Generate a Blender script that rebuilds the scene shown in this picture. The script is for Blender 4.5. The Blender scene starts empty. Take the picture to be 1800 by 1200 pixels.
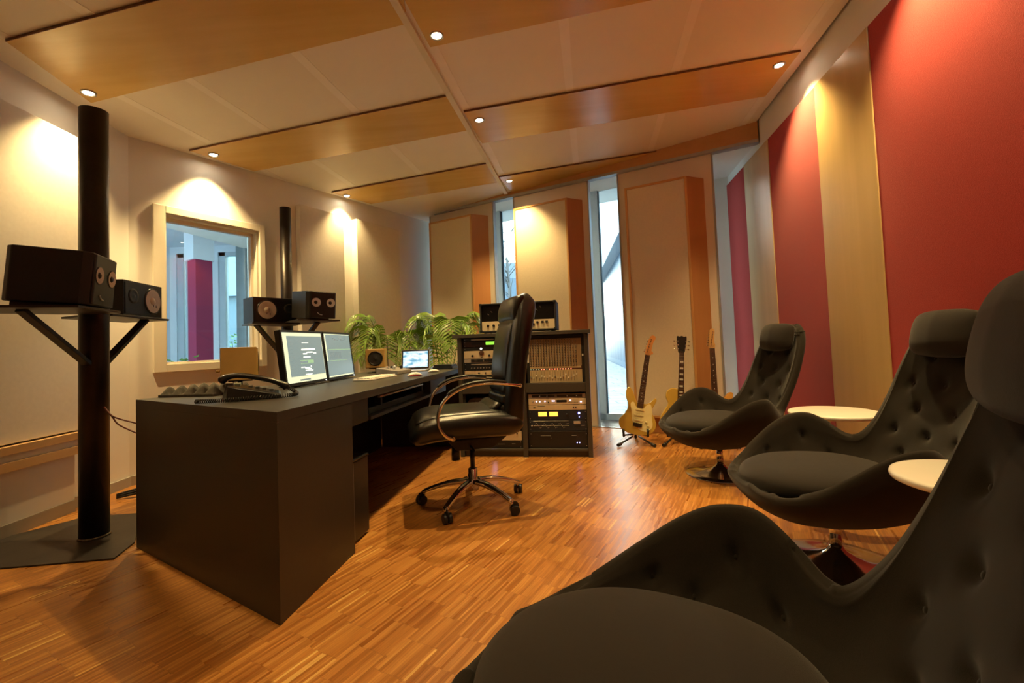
import bpy, math, random
from mathutils import Vector, Matrix, noise as mnoise
random.seed(7)
S = bpy.context.scene
COL = S.collection
PI = math.pi
R_ = math.radians
# ------------------------------------------------------------------ camera model (metres, camera over the origin)
F = 800.0; ROLL = R_(2.2); PITCH = R_(2.3); EYE = 0.95; PY = 572.0
_c, _s, _cp, _sp = math.cos(ROLL), math.sin(ROLL), math.cos(PITCH), math.sin(PITCH)
CAM = Vector((0, 0, EYE))
def ray(px, py):
    u = (px-900)/F; v = (PY-py)/F
    a = u*_c+v*_s; b = -u*_s+v*_c
    return Vector((a, _cp-b*_sp, _sp+b*_cp))
def atz(px, py, z=0.0):
    d = ray(px, py); return CAM+d*((z-EYE)/d.z)
def aty(px, py, y):
    d = ray(px, py); return CAM+d*(y/d.y)
def onplane(px, py, p, n):
    d = ray(px, py); return CAM+d*((Vector(p)-CAM).dot(n)/d.dot(n))
def D(deg):
    return Vector((math.sin(R_(deg)), math.cos(R_(deg)), 0))
UP = Vector((0, 0, 1))

cam_d = bpy.data.cameras.new('camera'); cam = bpy.data.objects.new('camera', cam_d); COL.objects.link(cam)
cam_d.sensor_width = 36; cam_d.lens = 36*F/1800; cam_d.shift_y = -(600-PY)/1800; cam_d.clip_start = 0.02
fwd = Vector((0, _cp, _sp)); r0 = Vector((1, 0, 0)); u0 = r0.cross(fwd)
right = r0*_c - u0*_s; up = r0*_s + u0*_c
M = Matrix((( right.x, up.x, -fwd.x, 0), (right.y, up.y, -fwd.y, 0), (right.z, up.z, -fwd.z, EYE), (0, 0, 0, 1)))
cam.matrix_world = M
S.camera = cam
S.view_settings.view_transform = 'Standard'; S.view_settings.look = 'None'
S.view_settings.exposure = 0.7; S.view_settings.gamma = 1.0
S.view_settings.use_curve_mapping = False
try:
    S.cycles.use_denoising = True; S.cycles.max_bounces = 8; S.cycles.diffuse_bounces = 5
    S.cycles.glossy_bounces = 4; S.cycles.sample_clamp_indirect = 6
except Exception: pass

# ------------------------------------------------------------------ materials
def nt(name):
    m = bpy.data.materials.new(name); m.use_nodes = True
    t = m.node_tree; b = t.nodes['Principled BSDF']; return m, t, b
def setp(b, **k):
    for n, v in k.items():
        b.inputs[n].default_value = v
def mat(name, col, rough=.5, metal=0, var=.12, nscale=8, bump=0, bscale=60, spec=.5, coords='Object', stretch=None, emit=None, estr=0, coat=0, sheen=0):
    m, t, b = nt(name); N = t.nodes; L = t.links
    setp(b, Roughness=rough, Metallic=metal)
    b.inputs['Specular IOR Level'].default_value = spec
    if coat: b.inputs['Coat Weight'].default_value = coat; b.inputs['Coat Roughness'].default_value = .15
    if sheen: b.inputs['Sheen Weight'].default_value = sheen; b.inputs['Sheen Roughness'].default_value = .4
    tc = N.new('ShaderNodeTexCoord'); mp = N.new('ShaderNodeMapping'); L.new(tc.outputs[coords], mp.inputs[0])
    if stretch: mp.inputs['Scale'].default_value = stretch
    nz = N.new('ShaderNodeTexNoise'); nz.inputs['Scale'].default_value = nscale; nz.inputs['Detail'].default_value = 5
    L.new(mp.outputs[0], nz.inputs['Vector'])
    rp = N.new('ShaderNodeValToRGB'); L.new(nz.outputs[0], rp.inputs[0])
    c = col
    rp.color_ramp.elements[0].position = .3; rp.color_ramp.elements[1].position = .7
    rp.color_ramp.elements[0].color = (c[0]*(1-var), c[1]*(1-var), c[2]*(1-var), 1)
    rp.color_ramp.elements[1].color = (min(1, c[0]*(1+var)), min(1, c[1]*(1+var)), min(1, c[2]*(1+var)), 1)
    L.new(rp.outputs[0], b.inputs['Base Color'])
    if bump:
        n2 = N.new('ShaderNodeTexNoise'); n2.inputs['Scale'].default_value = bscale; n2.inputs['Detail'].default_value = 3
        L.new(mp.outputs[0], n2.inputs['Vector'])
        bp = N.new('ShaderNodeBump'); bp.inputs['Strength'].default_value = bump; bp.inputs['Distance'].default_value = .01
        L.new(n2.outputs[0], bp.inputs['Height']); L.new(bp.outputs[0], b.inputs['Normal'])
    if emit:
        b.inputs['Emission Color'].default_value = (*emit, 1); b.inputs['Emission Strength'].default_value = estr
    return m
def wood(name, c1, c2, rough=.35, axis='X', scale=3.0):
    """veneer: long soft grain, colour from stretched noise and fine pores"""
    m, t, b = nt(name); N = t.nodes; L = t.links
    tc = N.new('ShaderNodeTexCoord'); mp = N.new('ShaderNodeMapping'); L.new(tc.outputs['Object'], mp.inputs[0])
    sc = {'X': (1, 14, 14), 'Y': (14, 1, 14), 'Z': (14, 14, 1)}[axis]
    mp.inputs['Scale'].default_value = [v*scale/4 for v in sc]
    n1 = N.new('ShaderNodeTexNoise'); n1.inputs['Scale'].default_value = 1; n1.inputs['Detail'].default_value = 6; n1.inputs['Roughness'].default_value = .6
    L.new(mp.outputs[0], n1.inputs['Vector'])
    n2 = N.new('ShaderNodeTexNoise'); n2.inputs['Scale'].default_value = 1.6; n2.inputs['Detail'].default_value = 2
    L.new(tc.outputs['Object'], n2.inputs['Vector'])
    mx = N.new('ShaderNodeMath'); mx.operation = 'ADD'; L.new(n1.outputs[0], mx.inputs[0]); L.new(n2.outputs[0], mx.inputs[1])
    mh = N.new('ShaderNodeMath'); mh.operation = 'MULTIPLY'; mh.inputs[1].default_value = .5; L.new(mx.outputs[0], mh.inputs[0])
    rp = N.new('ShaderNodeValToRGB'); L.new(mh.outputs[0], rp.inputs[0])
    rp.color_ramp.elements[0].position = .35; rp.color_ramp.elements[1].position = .65
    rp.color_ramp.elements[0].color = (*c1, 1); rp.color_ramp.elements[1].color = (*c2, 1)
    L.new(rp.outputs[0], b.inputs['Base Color']); setp(b, Roughness=rough)
    bp = N.new('ShaderNodeBump'); bp.inputs['Strength'].default_value = .05; L.new(n1.outputs[0], bp.inputs['Height']); L.new(bp.outputs[0], b.inputs['Normal'])
    return m
def parquet(name, deg):
    """industrial strip parquet: narrow lamellas in short staggered courses"""
    m, t, b = nt(name); N = t.nodes; L = t.links
    tc = N.new('ShaderNodeTexCoord'); mp = N.new('ShaderNodeMapping'); L.new(tc.outputs['Object'], mp.inputs[0])
    mp.inputs['Rotation'].default_value = (0, 0, R_(deg-90))   # x of the result runs along the lamellas
    sp = N.new('ShaderNodeSeparateXYZ'); L.new(mp.outputs[0], sp.inputs[0])
    def ma(op, a, b_=None, c_=None):
        n = N.new('ShaderNodeMath'); n.operation = op
        for i, v in enumerate((a, b_, c_)):
            if v is None: continue
            if isinstance(v, (int, float)): n.inputs[i].default_value = v
            else: L.new(v, n.inputs[i])
        return n.outputs[0]
    def wn(v, w=0.0):
        n = N.new('ShaderNodeTexWhiteNoise'); n.noise_dimensions = '2D'
        cx = N.new('ShaderNodeCombineXYZ'); L.new(v, cx.inputs[0])
        if isinstance(w, float): cx.inputs[1].default_value = w
        else: L.new(w, cx.inputs[1])
        L.new(cx.outputs[0], n.inputs['Vector']); return n.outputs['Value']
    yl = ma('DIVIDE', sp.outputs[1], .0095); row = ma('FLOOR', yl)
    blk = ma('FLOOR', ma('DIVIDE', sp.outputs[1], .0095*14))
    xo = ma('ADD', ma('DIVIDE', sp.outputs[0], .15), ma('MULTIPLY', wn(blk, 3.0), 7.0))
    xo = ma('ADD', xo, ma('MULTIPLY', wn(row, 9.0), .04))
    ci = ma('FLOOR', xo)
    lam = wn(row, ci); bv = wn(blk, ci)
    tone = ma('ADD', ma('MULTIPLY', lam, .60), ma('MULTIPLY', bv, .22)); tone = ma('ADD', tone, .09)
    rp = N.new('ShaderNodeValToRGB'); L.new(tone, rp.inputs[0])
    e = rp.color_ramp.elements; e[0].position = .08; e[0].color = (.25, .085, .016, 1); e[1].position = .90; e[1].color = (.74, .47, .15, 1)
    for p, c in ((.3, (.32, .125, .026, 1)), (.55, (.42, .175, .038, 1)), (.8, (.50, .23, .052, 1)), (.84, (.52, .25, .06, 1))):
        k = e.new(p); k.color = c
    gr = N.new('ShaderNodeTexNoise'); gr.inputs['Scale'].default_value = 1; gr.inputs['Detail'].default_value = 4
    m2 = N.new('ShaderNodeMapping'); m2.inputs['Scale'].default_value = (12, 260, 1); L.new(mp.outputs[0], m2.inputs[0]); L.new(m2.outputs[0], gr.inputs['Vector'])
    mixg = N.new('ShaderNodeMix'); mixg.data_type = 'RGBA'; mixg.blend_type = 'MULTIPLY'
    rg = N.new('ShaderNodeValToRGB'); L.new(gr.outputs[0], rg.inputs[0])
    rg.color_ramp.elements[0].position = .25; rg.color_ramp.elements[0].color = (.72, .68, .62, 1); rg.color_ramp.elements[1].position = .7; rg.color_ramp.elements[1].color = (1.1, 1.08, 1.05, 1)
    mixg.inputs[0].default_value = 1; L.new(rp.outputs[0], mixg.inputs[6]); L.new(rg.outputs[0], mixg.inputs[7])
    fy = ma('FRACT', yl); seam = ma('LESS_THAN', fy, .09)
    fx = ma('FRACT', xo); seam2 = ma('LESS_THAN', fx, .012)
    sm = ma('MULTIPLY', ma('MAXIMUM', seam, seam2), .32)
    mxs = N.new('ShaderNodeMix'); mxs.data_type = 'RGBA'; L.new(sm, mxs.inputs[0]); L.new(mixg.outputs[2], mxs.inputs[6]); mxs.inputs[7].default_value = (.05, .017, .006, 1)
    L.new(mxs.outputs[2], b.inputs['Base Color'])
    rr = ma('MULTIPLY_ADD', lam, .10, .27); L.new(rr, b.inputs['Roughness'])
    bp = N.new('ShaderNodeBump'); bp.inputs['Strength'].default_value = .12; bp.inputs['Distance'].default_value = .002
    L.new(ma('ADD', lam, ma('MULTIPLY', sm, -1)), bp.inputs['Height']); L.new(bp.outputs[0], b.inputs['Normal'])
    return m
def fabric(name, col, rough=.95, scale=700, sheen=.3, var=.25, bump=.25):
    m = mat(name, col, rough, var=var, nscale=scale, bump=bump, bscale=scale, spec=.2, sheen=sheen); return m
def glassm(name, tint=(.85, .95, .95)):
    m, t, b = nt(name); N = t.nodes; L = t.links
    out = N['Material Output']
    tr = N.new('ShaderNodeBsdfTransparent'); tr.inputs[0].default_value = (*tint, 1)
    gl = N.new('ShaderNodeBsdfGlossy'); gl.inputs['Roughness'].default_value = .02
    fr = N.new('ShaderNodeFresnel'); fr.inputs[0].default_value = 1.5
    nz = N.new('ShaderNodeTexNoise'); nz.inputs['Scale'].default_value = 2
    bp = N.new('ShaderNodeBump'); bp.inputs['Strength'].default_value = .01; L.new(nz.outputs[0], bp.inputs['Height']); L.new(bp.outputs[0], gl.inputs['Normal'])
    mx = N.new('ShaderNodeMixShader'); L.new(fr.outputs[0], mx.inputs[0]); L.new(tr.outputs[0], mx.inputs[1]); L.new(gl.outputs[0], mx.inputs[2])
    L.new(mx.outputs[0], out.inputs[0]); return m
def emis(name, col, strength):
    m, t, b = nt(name); N = t.nodes; L = t.links
    nz = N.new('ShaderNodeTexNoise'); nz.inputs['Scale'].default_value = 5
    setp(b, Roughness=.4); b.inputs['Base Color'].default_value = (*[v*.6 for v in col], 1)
    b.inputs['Emission Color'].default_value = (*col, 1); b.inputs['Emission Strength'].default_value = strength
    return m

PAINT = mat('white_wall_paint', (.76, .73, .68), .75, var=.02, nscale=3, bump=.03, bscale=120, spec=.25)
CEILP = mat('white_ceiling_paint', (.84, .77, .66), .5, var=.02, nscale=2, spec=.3)
PANELW = mat('white_acoustic_cloth', (.72, .68, .62), .85, var=.03, nscale=40, bump=.06, bscale=500, spec=.2)
CREAM = mat('cream_acoustic_cloth', (.66, .57, .43), .9, var=.03, nscale=60, bump=.06, bscale=600, spec=.15)
MAPLE = wood('maple_veneer', (.60, .38, .10), (.70, .47, .16), .26, 'X')
MAPLEV = wood('maple_veneer_upright', (.52, .36, .15), (.62, .44, .20), .3, 'Z')
BEECH = wood('beech_frame', (.50, .25, .085), (.60, .33, .12), .4, 'Z')
PINE = wood('pine_beam', (.38, .19, .07), (.50, .27, .11), .5, 'X')
EDGE = mat('dark_ply_edge', (.16, .07, .025), .7, var=.3, nscale=30)
REDC = fabric('red_wall_fabric', (.37, .030, .026), .9, 320, .15, .14, .2)
FLOOR = parquet('strip_parquet', 28.5)
STEEL = mat('raw_blackened_steel', (.022, .015, .012), .36, .5, var=.35, nscale=9, bump=.08, bscale=40)
PLATE = mat('dark_steel_plate', (.040, .032, .026), .45, .4, var=.3, nscale=6, bump=.05, bscale=30)
CHROME = mat('polished_chrome', (.78, .76, .74), .08, 1, var=.04, nscale=20)
ALU = mat('brushed_aluminium', (.55, .57, .58), .35, .8, var=.06, nscale=30)
ALUG = mat('grey_aluminium_trim', (.36, .37, .38), .45, .3, var=.06, nscale=20)
WINW = mat('pale_window_frame', (.50, .56, .60), .45, var=.03, nscale=10)
BLACKP = mat('black_plastic', (.012, .012, .013), .35, var=.2, nscale=20)
BLACKM = mat('matt_black', (.012, .011, .010), .7, var=.3, nscale=30)
LEATHER = mat('black_leather', (.006, .0058, .005), .3, var=.3, nscale=40, bump=.10, bscale=260, spec=.6)
DESKM = mat('anthracite_laminate', (.036, .031, .024), .42, var=.05, nscale=60, spec=.4)
DESKE = mat('anthracite_edge', (.048, .042, .034), .35, var=.05, nscale=60)
RACKM = mat('grey_rack_laminate', (.048, .041, .032), .45, var=.05, nscale=50)
CHAIRF = fabric('charcoal_wool', (.0185, .0140, .0100), .95, 1300, .16, .5, .25)
CHAIRS = fabric('grey_wool_cushion', (.024, .0195, .0160), .95, 1300, .18, .45, .25)
WHITET = mat('white_lacquer', (.80, .76, .66), .25, var=.02, nscale=5)
CONE = mat('white_paper_cone', (.66, .60, .53), .8, var=.05, nscale=40)
RUBBER = mat('black_rubber', (.008, .008, .008), .5, var=.2)
LAMP = emis('halogen_bulb', (1, .86, .60), 45)
GLASS = glassm('clear_glass'); 

# ------------------------------------------------------------------ mesh builder
class MB:
    def __init__(s): s.v = []; s.f = []; s.mi = []; s.sm = []; s.mats = []; s.cur = 0; s.smooth = False
    def m(s, material):
        if material not in s.mats: s.mats.append(material)
        s.cur = s.mats.index(material); return s
    def add(s, vs, fs, smooth=None):
        o = len(s.v); s.v += [Vector(p) for p in vs]
        for f in fs:
            s.f.append([i+o for i in f]); s.mi.append(s.cur); s.sm.append(s.smooth if smooth is None else smooth)
        return s
    def box(s, a, b, M=None):
        x0, y0, z0 = a; x1, y1, z1 = b
        vs = [Vector(p) for p in ((x0,y0,z0),(x1,y0,z0),(x1,y1,z0),(x0,y1,z0),(x0,y0,z1),(x1,y0,z1),(x1,y1,z1),(x0,y1,z1))]
        if M: vs = [M @ p for p in vs]
        return s.add(vs, [(0,3,2,1),(4,5,6,7),(0,1,5,4),(1,2,6,5),(2,3,7,6),(3,0,4,7)], False)
    def hexa(s, p):   # 8 corners: four of the bottom then four of the top
        return s.add(p, [(0,3,2,1),(4,5,6,7),(0,1,5,4),(1,2,6,5),(2,3,7,6),(3,0,4,7)], False)
    def prism(s, poly, z0, z1, M=None):
        n = len(poly); vs = [Vector((x, y, z0)) for x, y in poly]+[Vector((x, y, z1)) for x, y in poly]
        if M: vs = [M @ p for p in vs]
        return s.add(vs, [tuple(range(n))[::-1], tuple(range(n, 2*n))]+[(i, (i+1)%n, (i+1)%n+n, i+n) for i in range(n)], False)
    def slab(s, pts, off):  # polygon of 3-D points pushed along off
        n = len(pts); vs = [Vector(p) for p in pts]+[Vector(p)+off for p in pts]
        return s.add(vs, [tuple(range(n))[::-1], tuple(range(n, 2*n))]+[(i, (i+1)%n, (i+1)%n+n, i+n) for i in range(n)], False)
    def tube(s, pts, r, n=12, cap=True, closed=False):
        pts = [Vector(p) for p in pts]; rs = r if isinstance(r, (list, tuple)) else [r]*len(pts)
        vs = []; m = len(pts); prev = None
        for i, p in enumerate(pts):
            t = (pts[min(i+1, m-1)]-pts[max(i-1, 0)]).normalized()
            if prev is None:
                a = Vector((0, 0, 1)) if abs(t.z) < .9 else Vector((1, 0, 0)); x = t.cross(a).normalized()
            else:
                x = (prev - t*prev.dot(t)); x = x.normalized() if x.length > 1e-6 else t.orthogonal().normalized()
            prev = x; y = t.cross(x)
            for k in range(n):
                an = 2*PI*k/n; vs.append(p+(x*math.cos(an)+y*math.sin(an))*rs[i])
        fs = [(i*n+k, i*n+(k+1)%n, (i+1)*n+(k+1)%n, (i+1)*n+k) for i in range(m-1) for k in range(n)]
        s.add(vs, fs, True)
        if cap:
            o = len(s.v)-len(vs)
            for f in ([o+k for k in range(n)][::-1], [o+(m-1)*n+k for k in range(n)]):
                s.f.append(f); s.mi.append(s.cur); s.sm.append(False)
        return s
    def cyl(s, p, q, r, n=24): return s.tube([p, q], r, n)
    def lathe(s, prof, n=32, o=(0,0,0), M=None, smooth=True, caps=True):
        o = Vector(o); vs = []
        for r, z in prof:
            for k in range(n):
                a = 2*PI*k/n; p = Vector((r*math.cos(a), r*math.sin(a), z)); vs.append((M @ p if M else p)+o)
        m = len(prof); fs = [(i*n+k, i*n+(k+1)%n, (i+1)*n+(k+1)%n, (i+1)*n+k) for i in range(m-1) for k in range(n)]
        s.add(vs, fs, smooth); ob = len(s.v)-len(vs)
        if not caps: return s
        for f in ([ob+k for k in range(n)][::-1], [ob+(m-1)*n+k for k in range(n)]):
            s.f.append(f); s.mi.append(s.cur); s.sm.append(False)
        return s
    def loft(s, secs, n=28):
        """closed body through super-elliptic sections (centre, right vec, up vec, half width, half height, power)"""
        vs = []
        for c, rx, ux, hw, ht, pw in secs:
            c = Vector(c); rx = Vector(rx); ux = Vector(ux)
            for k in range(n):
                a = 2*PI*k/n; ca, sa = math.cos(a), math.sin(a)
                vs.append(c+rx*(hw*math.copysign(abs(ca)**(2/pw), ca))+ux*(ht*math.copysign(abs(sa)**(2/pw), sa)))
        m = len(secs)
        fs = [(i*n+k, i*n+(k+1)%n, (i+1)*n+(k+1)%n, (i+1)*n+k) for i in range(m-1) for k in range(n)]
        fs += [tuple(range(n))[::-1], tuple((m-1)*n+k for k in range(n))]
        return s.add(vs, fs, True)
    def grid(s, fn, nu, nv, closed_u=False):
        vs = [fn(i/(nu-1 if not closed_u else nu), j/(nv-1)) for j in range(nv) for i in range(nu)]
        nn = nu if closed_u else nu-1
        fs = [(j*nu+i, j*nu+(i+1)%nu, (j+1)*nu+(i+1)%nu, (j+1)*nu+i) for j in range(nv-1) for i in range(nn)]
        return s.add(vs, fs, True)
    def build(s, name, material=None, parent=None, bevel=0, seg=2, subsurf=0, solid=0, soff=-1):
        me = bpy.data.meshes.new(name); me.from_pydata([tuple(p) for p in s.v], [], s.f)
        if s.mats:
            for mm in s.mats: me.materials.append(mm)
            me.polygons.foreach_set('material_index', s.mi)
        else: me.materials.append(material)
        me.polygons.foreach_set('use_smooth', s.sm)
        import bmesh
        b = bmesh.new(); b.from_mesh(me); bmesh.ops.recalc_face_normals(b, faces=b.faces); b.to_mesh(me); b.free()
        me.update()
        o = bpy.data.objects.new(name, me); COL.objects.link(o)
        if parent: o.parent = parent
        if solid:
            md = o.modifiers.new('s', 'SOLIDIFY'); md.thickness = solid; md.offset = soff; md.use_even_offset = False
        if bevel:
            md = o.modifiers.new('b', 'BEVEL'); md.width = bevel; md.segments = seg; md.limit_method = 'ANGLE'; md.angle_limit = R_(40)
        if subsurf:
            md = o.modifiers.new('u', 'SUBSURF'); md.levels = subsurf; md.render_levels = subsurf
        return o
def tag(o, label, cat, group=None, kind=None):
    o['label'] = label; o['category'] = cat
    if group: o['group'] = group
    if kind: o['kind'] = kind
    return o
def thing(name, label, cat, loc=(0,0,0), rot=0, group=None):
    o = bpy.data.objects.new(name, None); COL.objects.link(o); o.empty_display_size = .05
    o.location = loc; o.rotation_euler = rot if isinstance(rot, tuple) else (0, 0, rot)
    return tag(o, label, cat, group)
def struct(name, mb, material=None, **k):
    o = mb.build(name, material, **k); o['kind'] = 'structure'; return o
def dup(root, loc=None, rot=None, label=None):
    r = root.copy(); COL.objects.link(r)
    if loc is not None: r.location = loc
    if rot is not None: r.rotation_euler = rot if isinstance(rot, tuple) else (0, 0, rot)
    if label: r['label'] = label
    def kids(a, b):
        for ch in [c for c in a.children]:
            c2 = ch.copy(); COL.objects.link(c2); c2.parent = b; kids(ch, c2)
    kids(root, r); return r
def interp(keys, t):
    """smooth (Catmull-Rom) interpolation of rows of numbers, t from 0 to len-1"""
    n = len(keys); i = min(int(t), n-2); f = t-i
    P = [keys[max(0, min(n-1, j))] for j in (i-1, i, i+1, i+2)]
    out = []
    for a, b, c, d in zip(*P):
        out.append(.5*((2*b)+(-a+c)*f+(2*a-5*b+4*c-d)*f*f+(-a+3*b-3*c+d)*f**3))
    return out
def smoothpath(pts, k=6):
    n = len(pts); return [Vector(interp([tuple(p) for p in pts], i/k)) for i in range((n-1)*k+1)]

# ------------------------------------------------------------------ the room
cdir = D(9.8); cn = Vector((cdir.y, -cdir.x, 0))            # across the room, to the right
C0 = Vector((-.007, 5.529, 2.81))
SLOPEL, SLOPER = .06, .05
nL = (-cn+Vector((0, 0, -SLOPEL))).cross(cdir).normalized(); nR = (cn+Vector((0, 0, SLOPER))).cross(cdir).normalized()
if nL.z > 0: nL = -nL
if nR.z > 0: nR = -nR
def cl(px, py): return onplane(px, py, C0, nL)
def cr(px, py): return onplane(px, py, C0, nR)
def ceilz(x, y):
    s = (Vector((x, y, 0))-C0).dot(cn); return C0.z+(SLOPER*s if s > 0 else SLOPEL*s)
# left wall
LW0 = Vector((-2.90, 3.44, 0)); LWd = D(30.5); LWn = Vector((LWd.y, -LWd.x, 0))     # normal points into the room
def lw(px, py): return onplane(px, py, LW0, LWn)
NWd = D(-3.0); NW0 = LW0.copy()                                                       # near part of the left wall
NWn = Vector((NWd.y, -NWd.x, 0))
def nw(px, py): return onplane(px, py, NW0, NWn)
# window wall
WW0 = Vector((.916, 5.059, 0)); WWd = Vector((math.cos(R_(-30)), math.sin(R_(-30)), 0)); WWn = Vector((-.5, -math.cos(R_(30)), 0))
def ww(px, py): return onplane(px, py, WW0, WWn)
def wwt(px, py): return (ww(px, py)-WW0).dot(WWd)
# right wall
RW0 = Vector((2.40, 4.30, 0)); RWd = D(9.5); RWn = Vector((-RWd.y, RWd.x, 0))
def rw(px, py): return onplane(px, py, RW0, RWn)
YB = -2.6
# floor: room outline
kT = ((WW0-LW0).cross(WWd).z)/(LWd.cross(WWd).z); KWW = LW0+LWd*kT                       # left wall meets window wall
tb = (YB-NW0.y)/NWd.y; NB = NW0+NWd*tb
tr_ = (YB-RW0.y)/RWd.y; RB = RW0+RWd*tr_
tw = ((RW0-WW0).cross(RWd).z)/(WWd.cross(RWd).z); KR = WW0+WWd*tw
out_ = -WWn*.98
struct('floor', MB().prism([(NB.x, NB.y), (RB.x, RB.y), (KR.x, KR.y), (KWW.x, KWW.y), (LW0.x, LW0.y)], -.12, 0), FLOOR)
TILE = mat('pale_grey_tile', (.36, .37, .38), .5, var=.08, nscale=6)
fp = [KWW-WWd*.5, KR+WWd*.7, KR+WWd*.7+out_, KWW-WWd*.5+out_]
struct('floor_window_recess', MB().prism([(p.x, p.y) for p in fp], -.12, -.005), TILE)
st = MB(); p0 = KWW; p1 = KR; a = WWn*.02
st.hexa([p0+a, p1+a, p1-a, p0-a, p0+a+UP*.006, p1+a+UP*.006, p1-a+UP*.006, p0-a+UP*.006])
struct('trim_1', st, ALU)

# walls ---------------------------------------------------------------
def wallquad(p, q, z0, z1, off):   # upright slab between two plan points; z1 may be a pair
    za, zb = z1 if isinstance(z1, tuple) else (z1, z1)
    a, b = Vector((p.x, p.y, z0)), Vector((q.x, q.y, z0)); c, d = Vector((q.x, q.y, zb)), Vector((p.x, p.y, za))
    return [a, b, c, d], off
mb = MB()
# left wall with the opening of the control window
tA = (lw(289, 500)-LW0).dot(LWd); tB = (lw(455, 520)-LW0).dot(LWd)
zB, zT = lw(291, 640).z, lw(288, 375).z
def lwp(t, z, n=0): return LW0+LWd*t+UP*z+LWn*n
Tend = kT+.0
for t0, t1, z0, z1 in ((0, tA, 0, 3.1), (tA, tB, 0, zB), (tA, tB, zT, 3.1), (tB, Tend+.7, 0, 3.1)):
    mb.slab([lwp(t0, z0), lwp(t1, z0), lwp(t1, z1), lwp(t0, z1)], -LWn*.17)
struct('wall_left', mb, PAINT)
struct('wall_left_near', MB().slab([NB, NW0, NW0+UP*3.1, NB+UP*3.1], -NWn*.2), PAINT)
struct('wall_right', MB().slab([RB, KR+RWd*1.6, KR+RWd*1.6+UP*3.1, RB+UP*3.1], -RWn*.2), PAINT)
struct('wall_back', MB().slab([NB, RB, RB+UP*3.1, NB+UP*3.1], Vector((0, -.2, 0))), PAINT)
# skirting of the left wall
SK = mat('warm_grey_skirting', (.36, .32, .26), .5, var=.04)
struct('baseboard_left', MB().slab([lwp(0, 0, .001), lwp(Tend, 0, .001), lwp(Tend, .07, .001), lwp(0, .07, .001)], LWn*.014), SK)
struct('baseboard_left_near', MB().slab([NB+NWn*.001, NW0+NWn*.001, NW0+NWn*.001+UP*.07, NB+NWn*.001+UP*.07], NWn*.014), SK)
# ceiling: two tilted halves with a batten between
def ctop(p): return Vector((p.x, p.y, ceilz(p.x, p.y)))
cA = C0+cdir*1.0; cB = C0-cdir*8.6
def farx(base, d): return base+d
mbL = MB(); a0 = ctop(cB); a1 = ctop(cA); b1 = ctop(cA-cn*4.2); b0 = ctop(cB-cn*4.2)
mbL.slab([a0, a1, b1, b0], UP*.2); struct('ceiling', mbL, CEILP)
a0 = ctop(cB+cn*.001); a1 = ctop(cA+cn*.001)
rE0 = ctop(Vector((RB.x, RB.y, 0))); rE1 = ctop(Vector((KR.x, KR.y, 0))+RWd*1.2)
def edge_in(p, d=.022): return ctop(Vector((p.x, p.y, 0))+RWn*d)
mbR = MB().slab([a0, edge_in(rE0), edge_in(rE1), a1], UP*.2); struct('ceiling_right', mbR, CEILP)
# recess strip in front of the right wall: soffit band above the panels is the wall itself; close the slot
struct('trim_2', MB().slab([edge_in(rE0)+UP*.1, rE0+UP*.1, rE1+UP*.1, edge_in(rE1)+UP*.1], UP*.05), CEILP)
bt = MB(); w_ = cn*.021
q0 = ctop(cB)-UP*.028; q1 = ctop(C0-cdir*.02)-UP*.028
bt.hexa([q0-w_, q0+w_, q1+w_, q1-w_, q0-w_+UP*.06, q0+w_+UP*.06, q1+w_+UP*.06, q1-w_+UP*.06])
struct('trim_3', bt, mat('cream_batten', (.74, .68, .52), .5, var=.03))

CEIL_STRIP = mat('pale_ceiling_strip', (.90, .84, .75), .45, var=.02)  # thin strips a little paler than the ceiling
k_ = 0
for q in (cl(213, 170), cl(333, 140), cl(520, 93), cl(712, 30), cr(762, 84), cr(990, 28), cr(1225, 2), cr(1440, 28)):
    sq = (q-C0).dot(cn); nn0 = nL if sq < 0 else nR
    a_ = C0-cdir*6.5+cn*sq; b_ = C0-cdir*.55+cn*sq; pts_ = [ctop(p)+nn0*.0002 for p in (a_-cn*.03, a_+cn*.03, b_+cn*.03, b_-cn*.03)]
    struct('trim_%d' % (10+k_), MB().slab(pts_, nn0*.0018), CEIL_STRIP); k_ += 1

# wooden ceiling boards --------------------------------------------------
def cboard(pts, label, nrm):
    pts = [p+nrm*.003 for p in pts]
    mb = MB().slab(pts, nrm*.014)
    # the visible sawn edge and the veneered face are one board
    me = mb; o = me.build('ceiling_board', MAPLE, bevel=.0015, seg=1)
    e = MB(); a, b = pts[0], pts[1]
    d = (pts[3]-pts[0]).normalized()
    e.hexa([a-d*.003, b-d*.003, b+d*.0005, a+d*.0005, a-d*.003+nrm*.0145, b-d*.003+nrm*.0145, b+d*.0005+nrm*.0145, a+d*.0005+nrm*.0145])
    ed = e.build('sawn_edge', EDGE, o); 
    tag(o, label, 'ceiling panel', 'maple boards fixed across the ceiling'); return o
def ext(p, q, k): return p+(p-q)*k
def Lb(a, b, c, d): return [cl(*a), cl(*b), cl(*c), cl(*d)]
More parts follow.
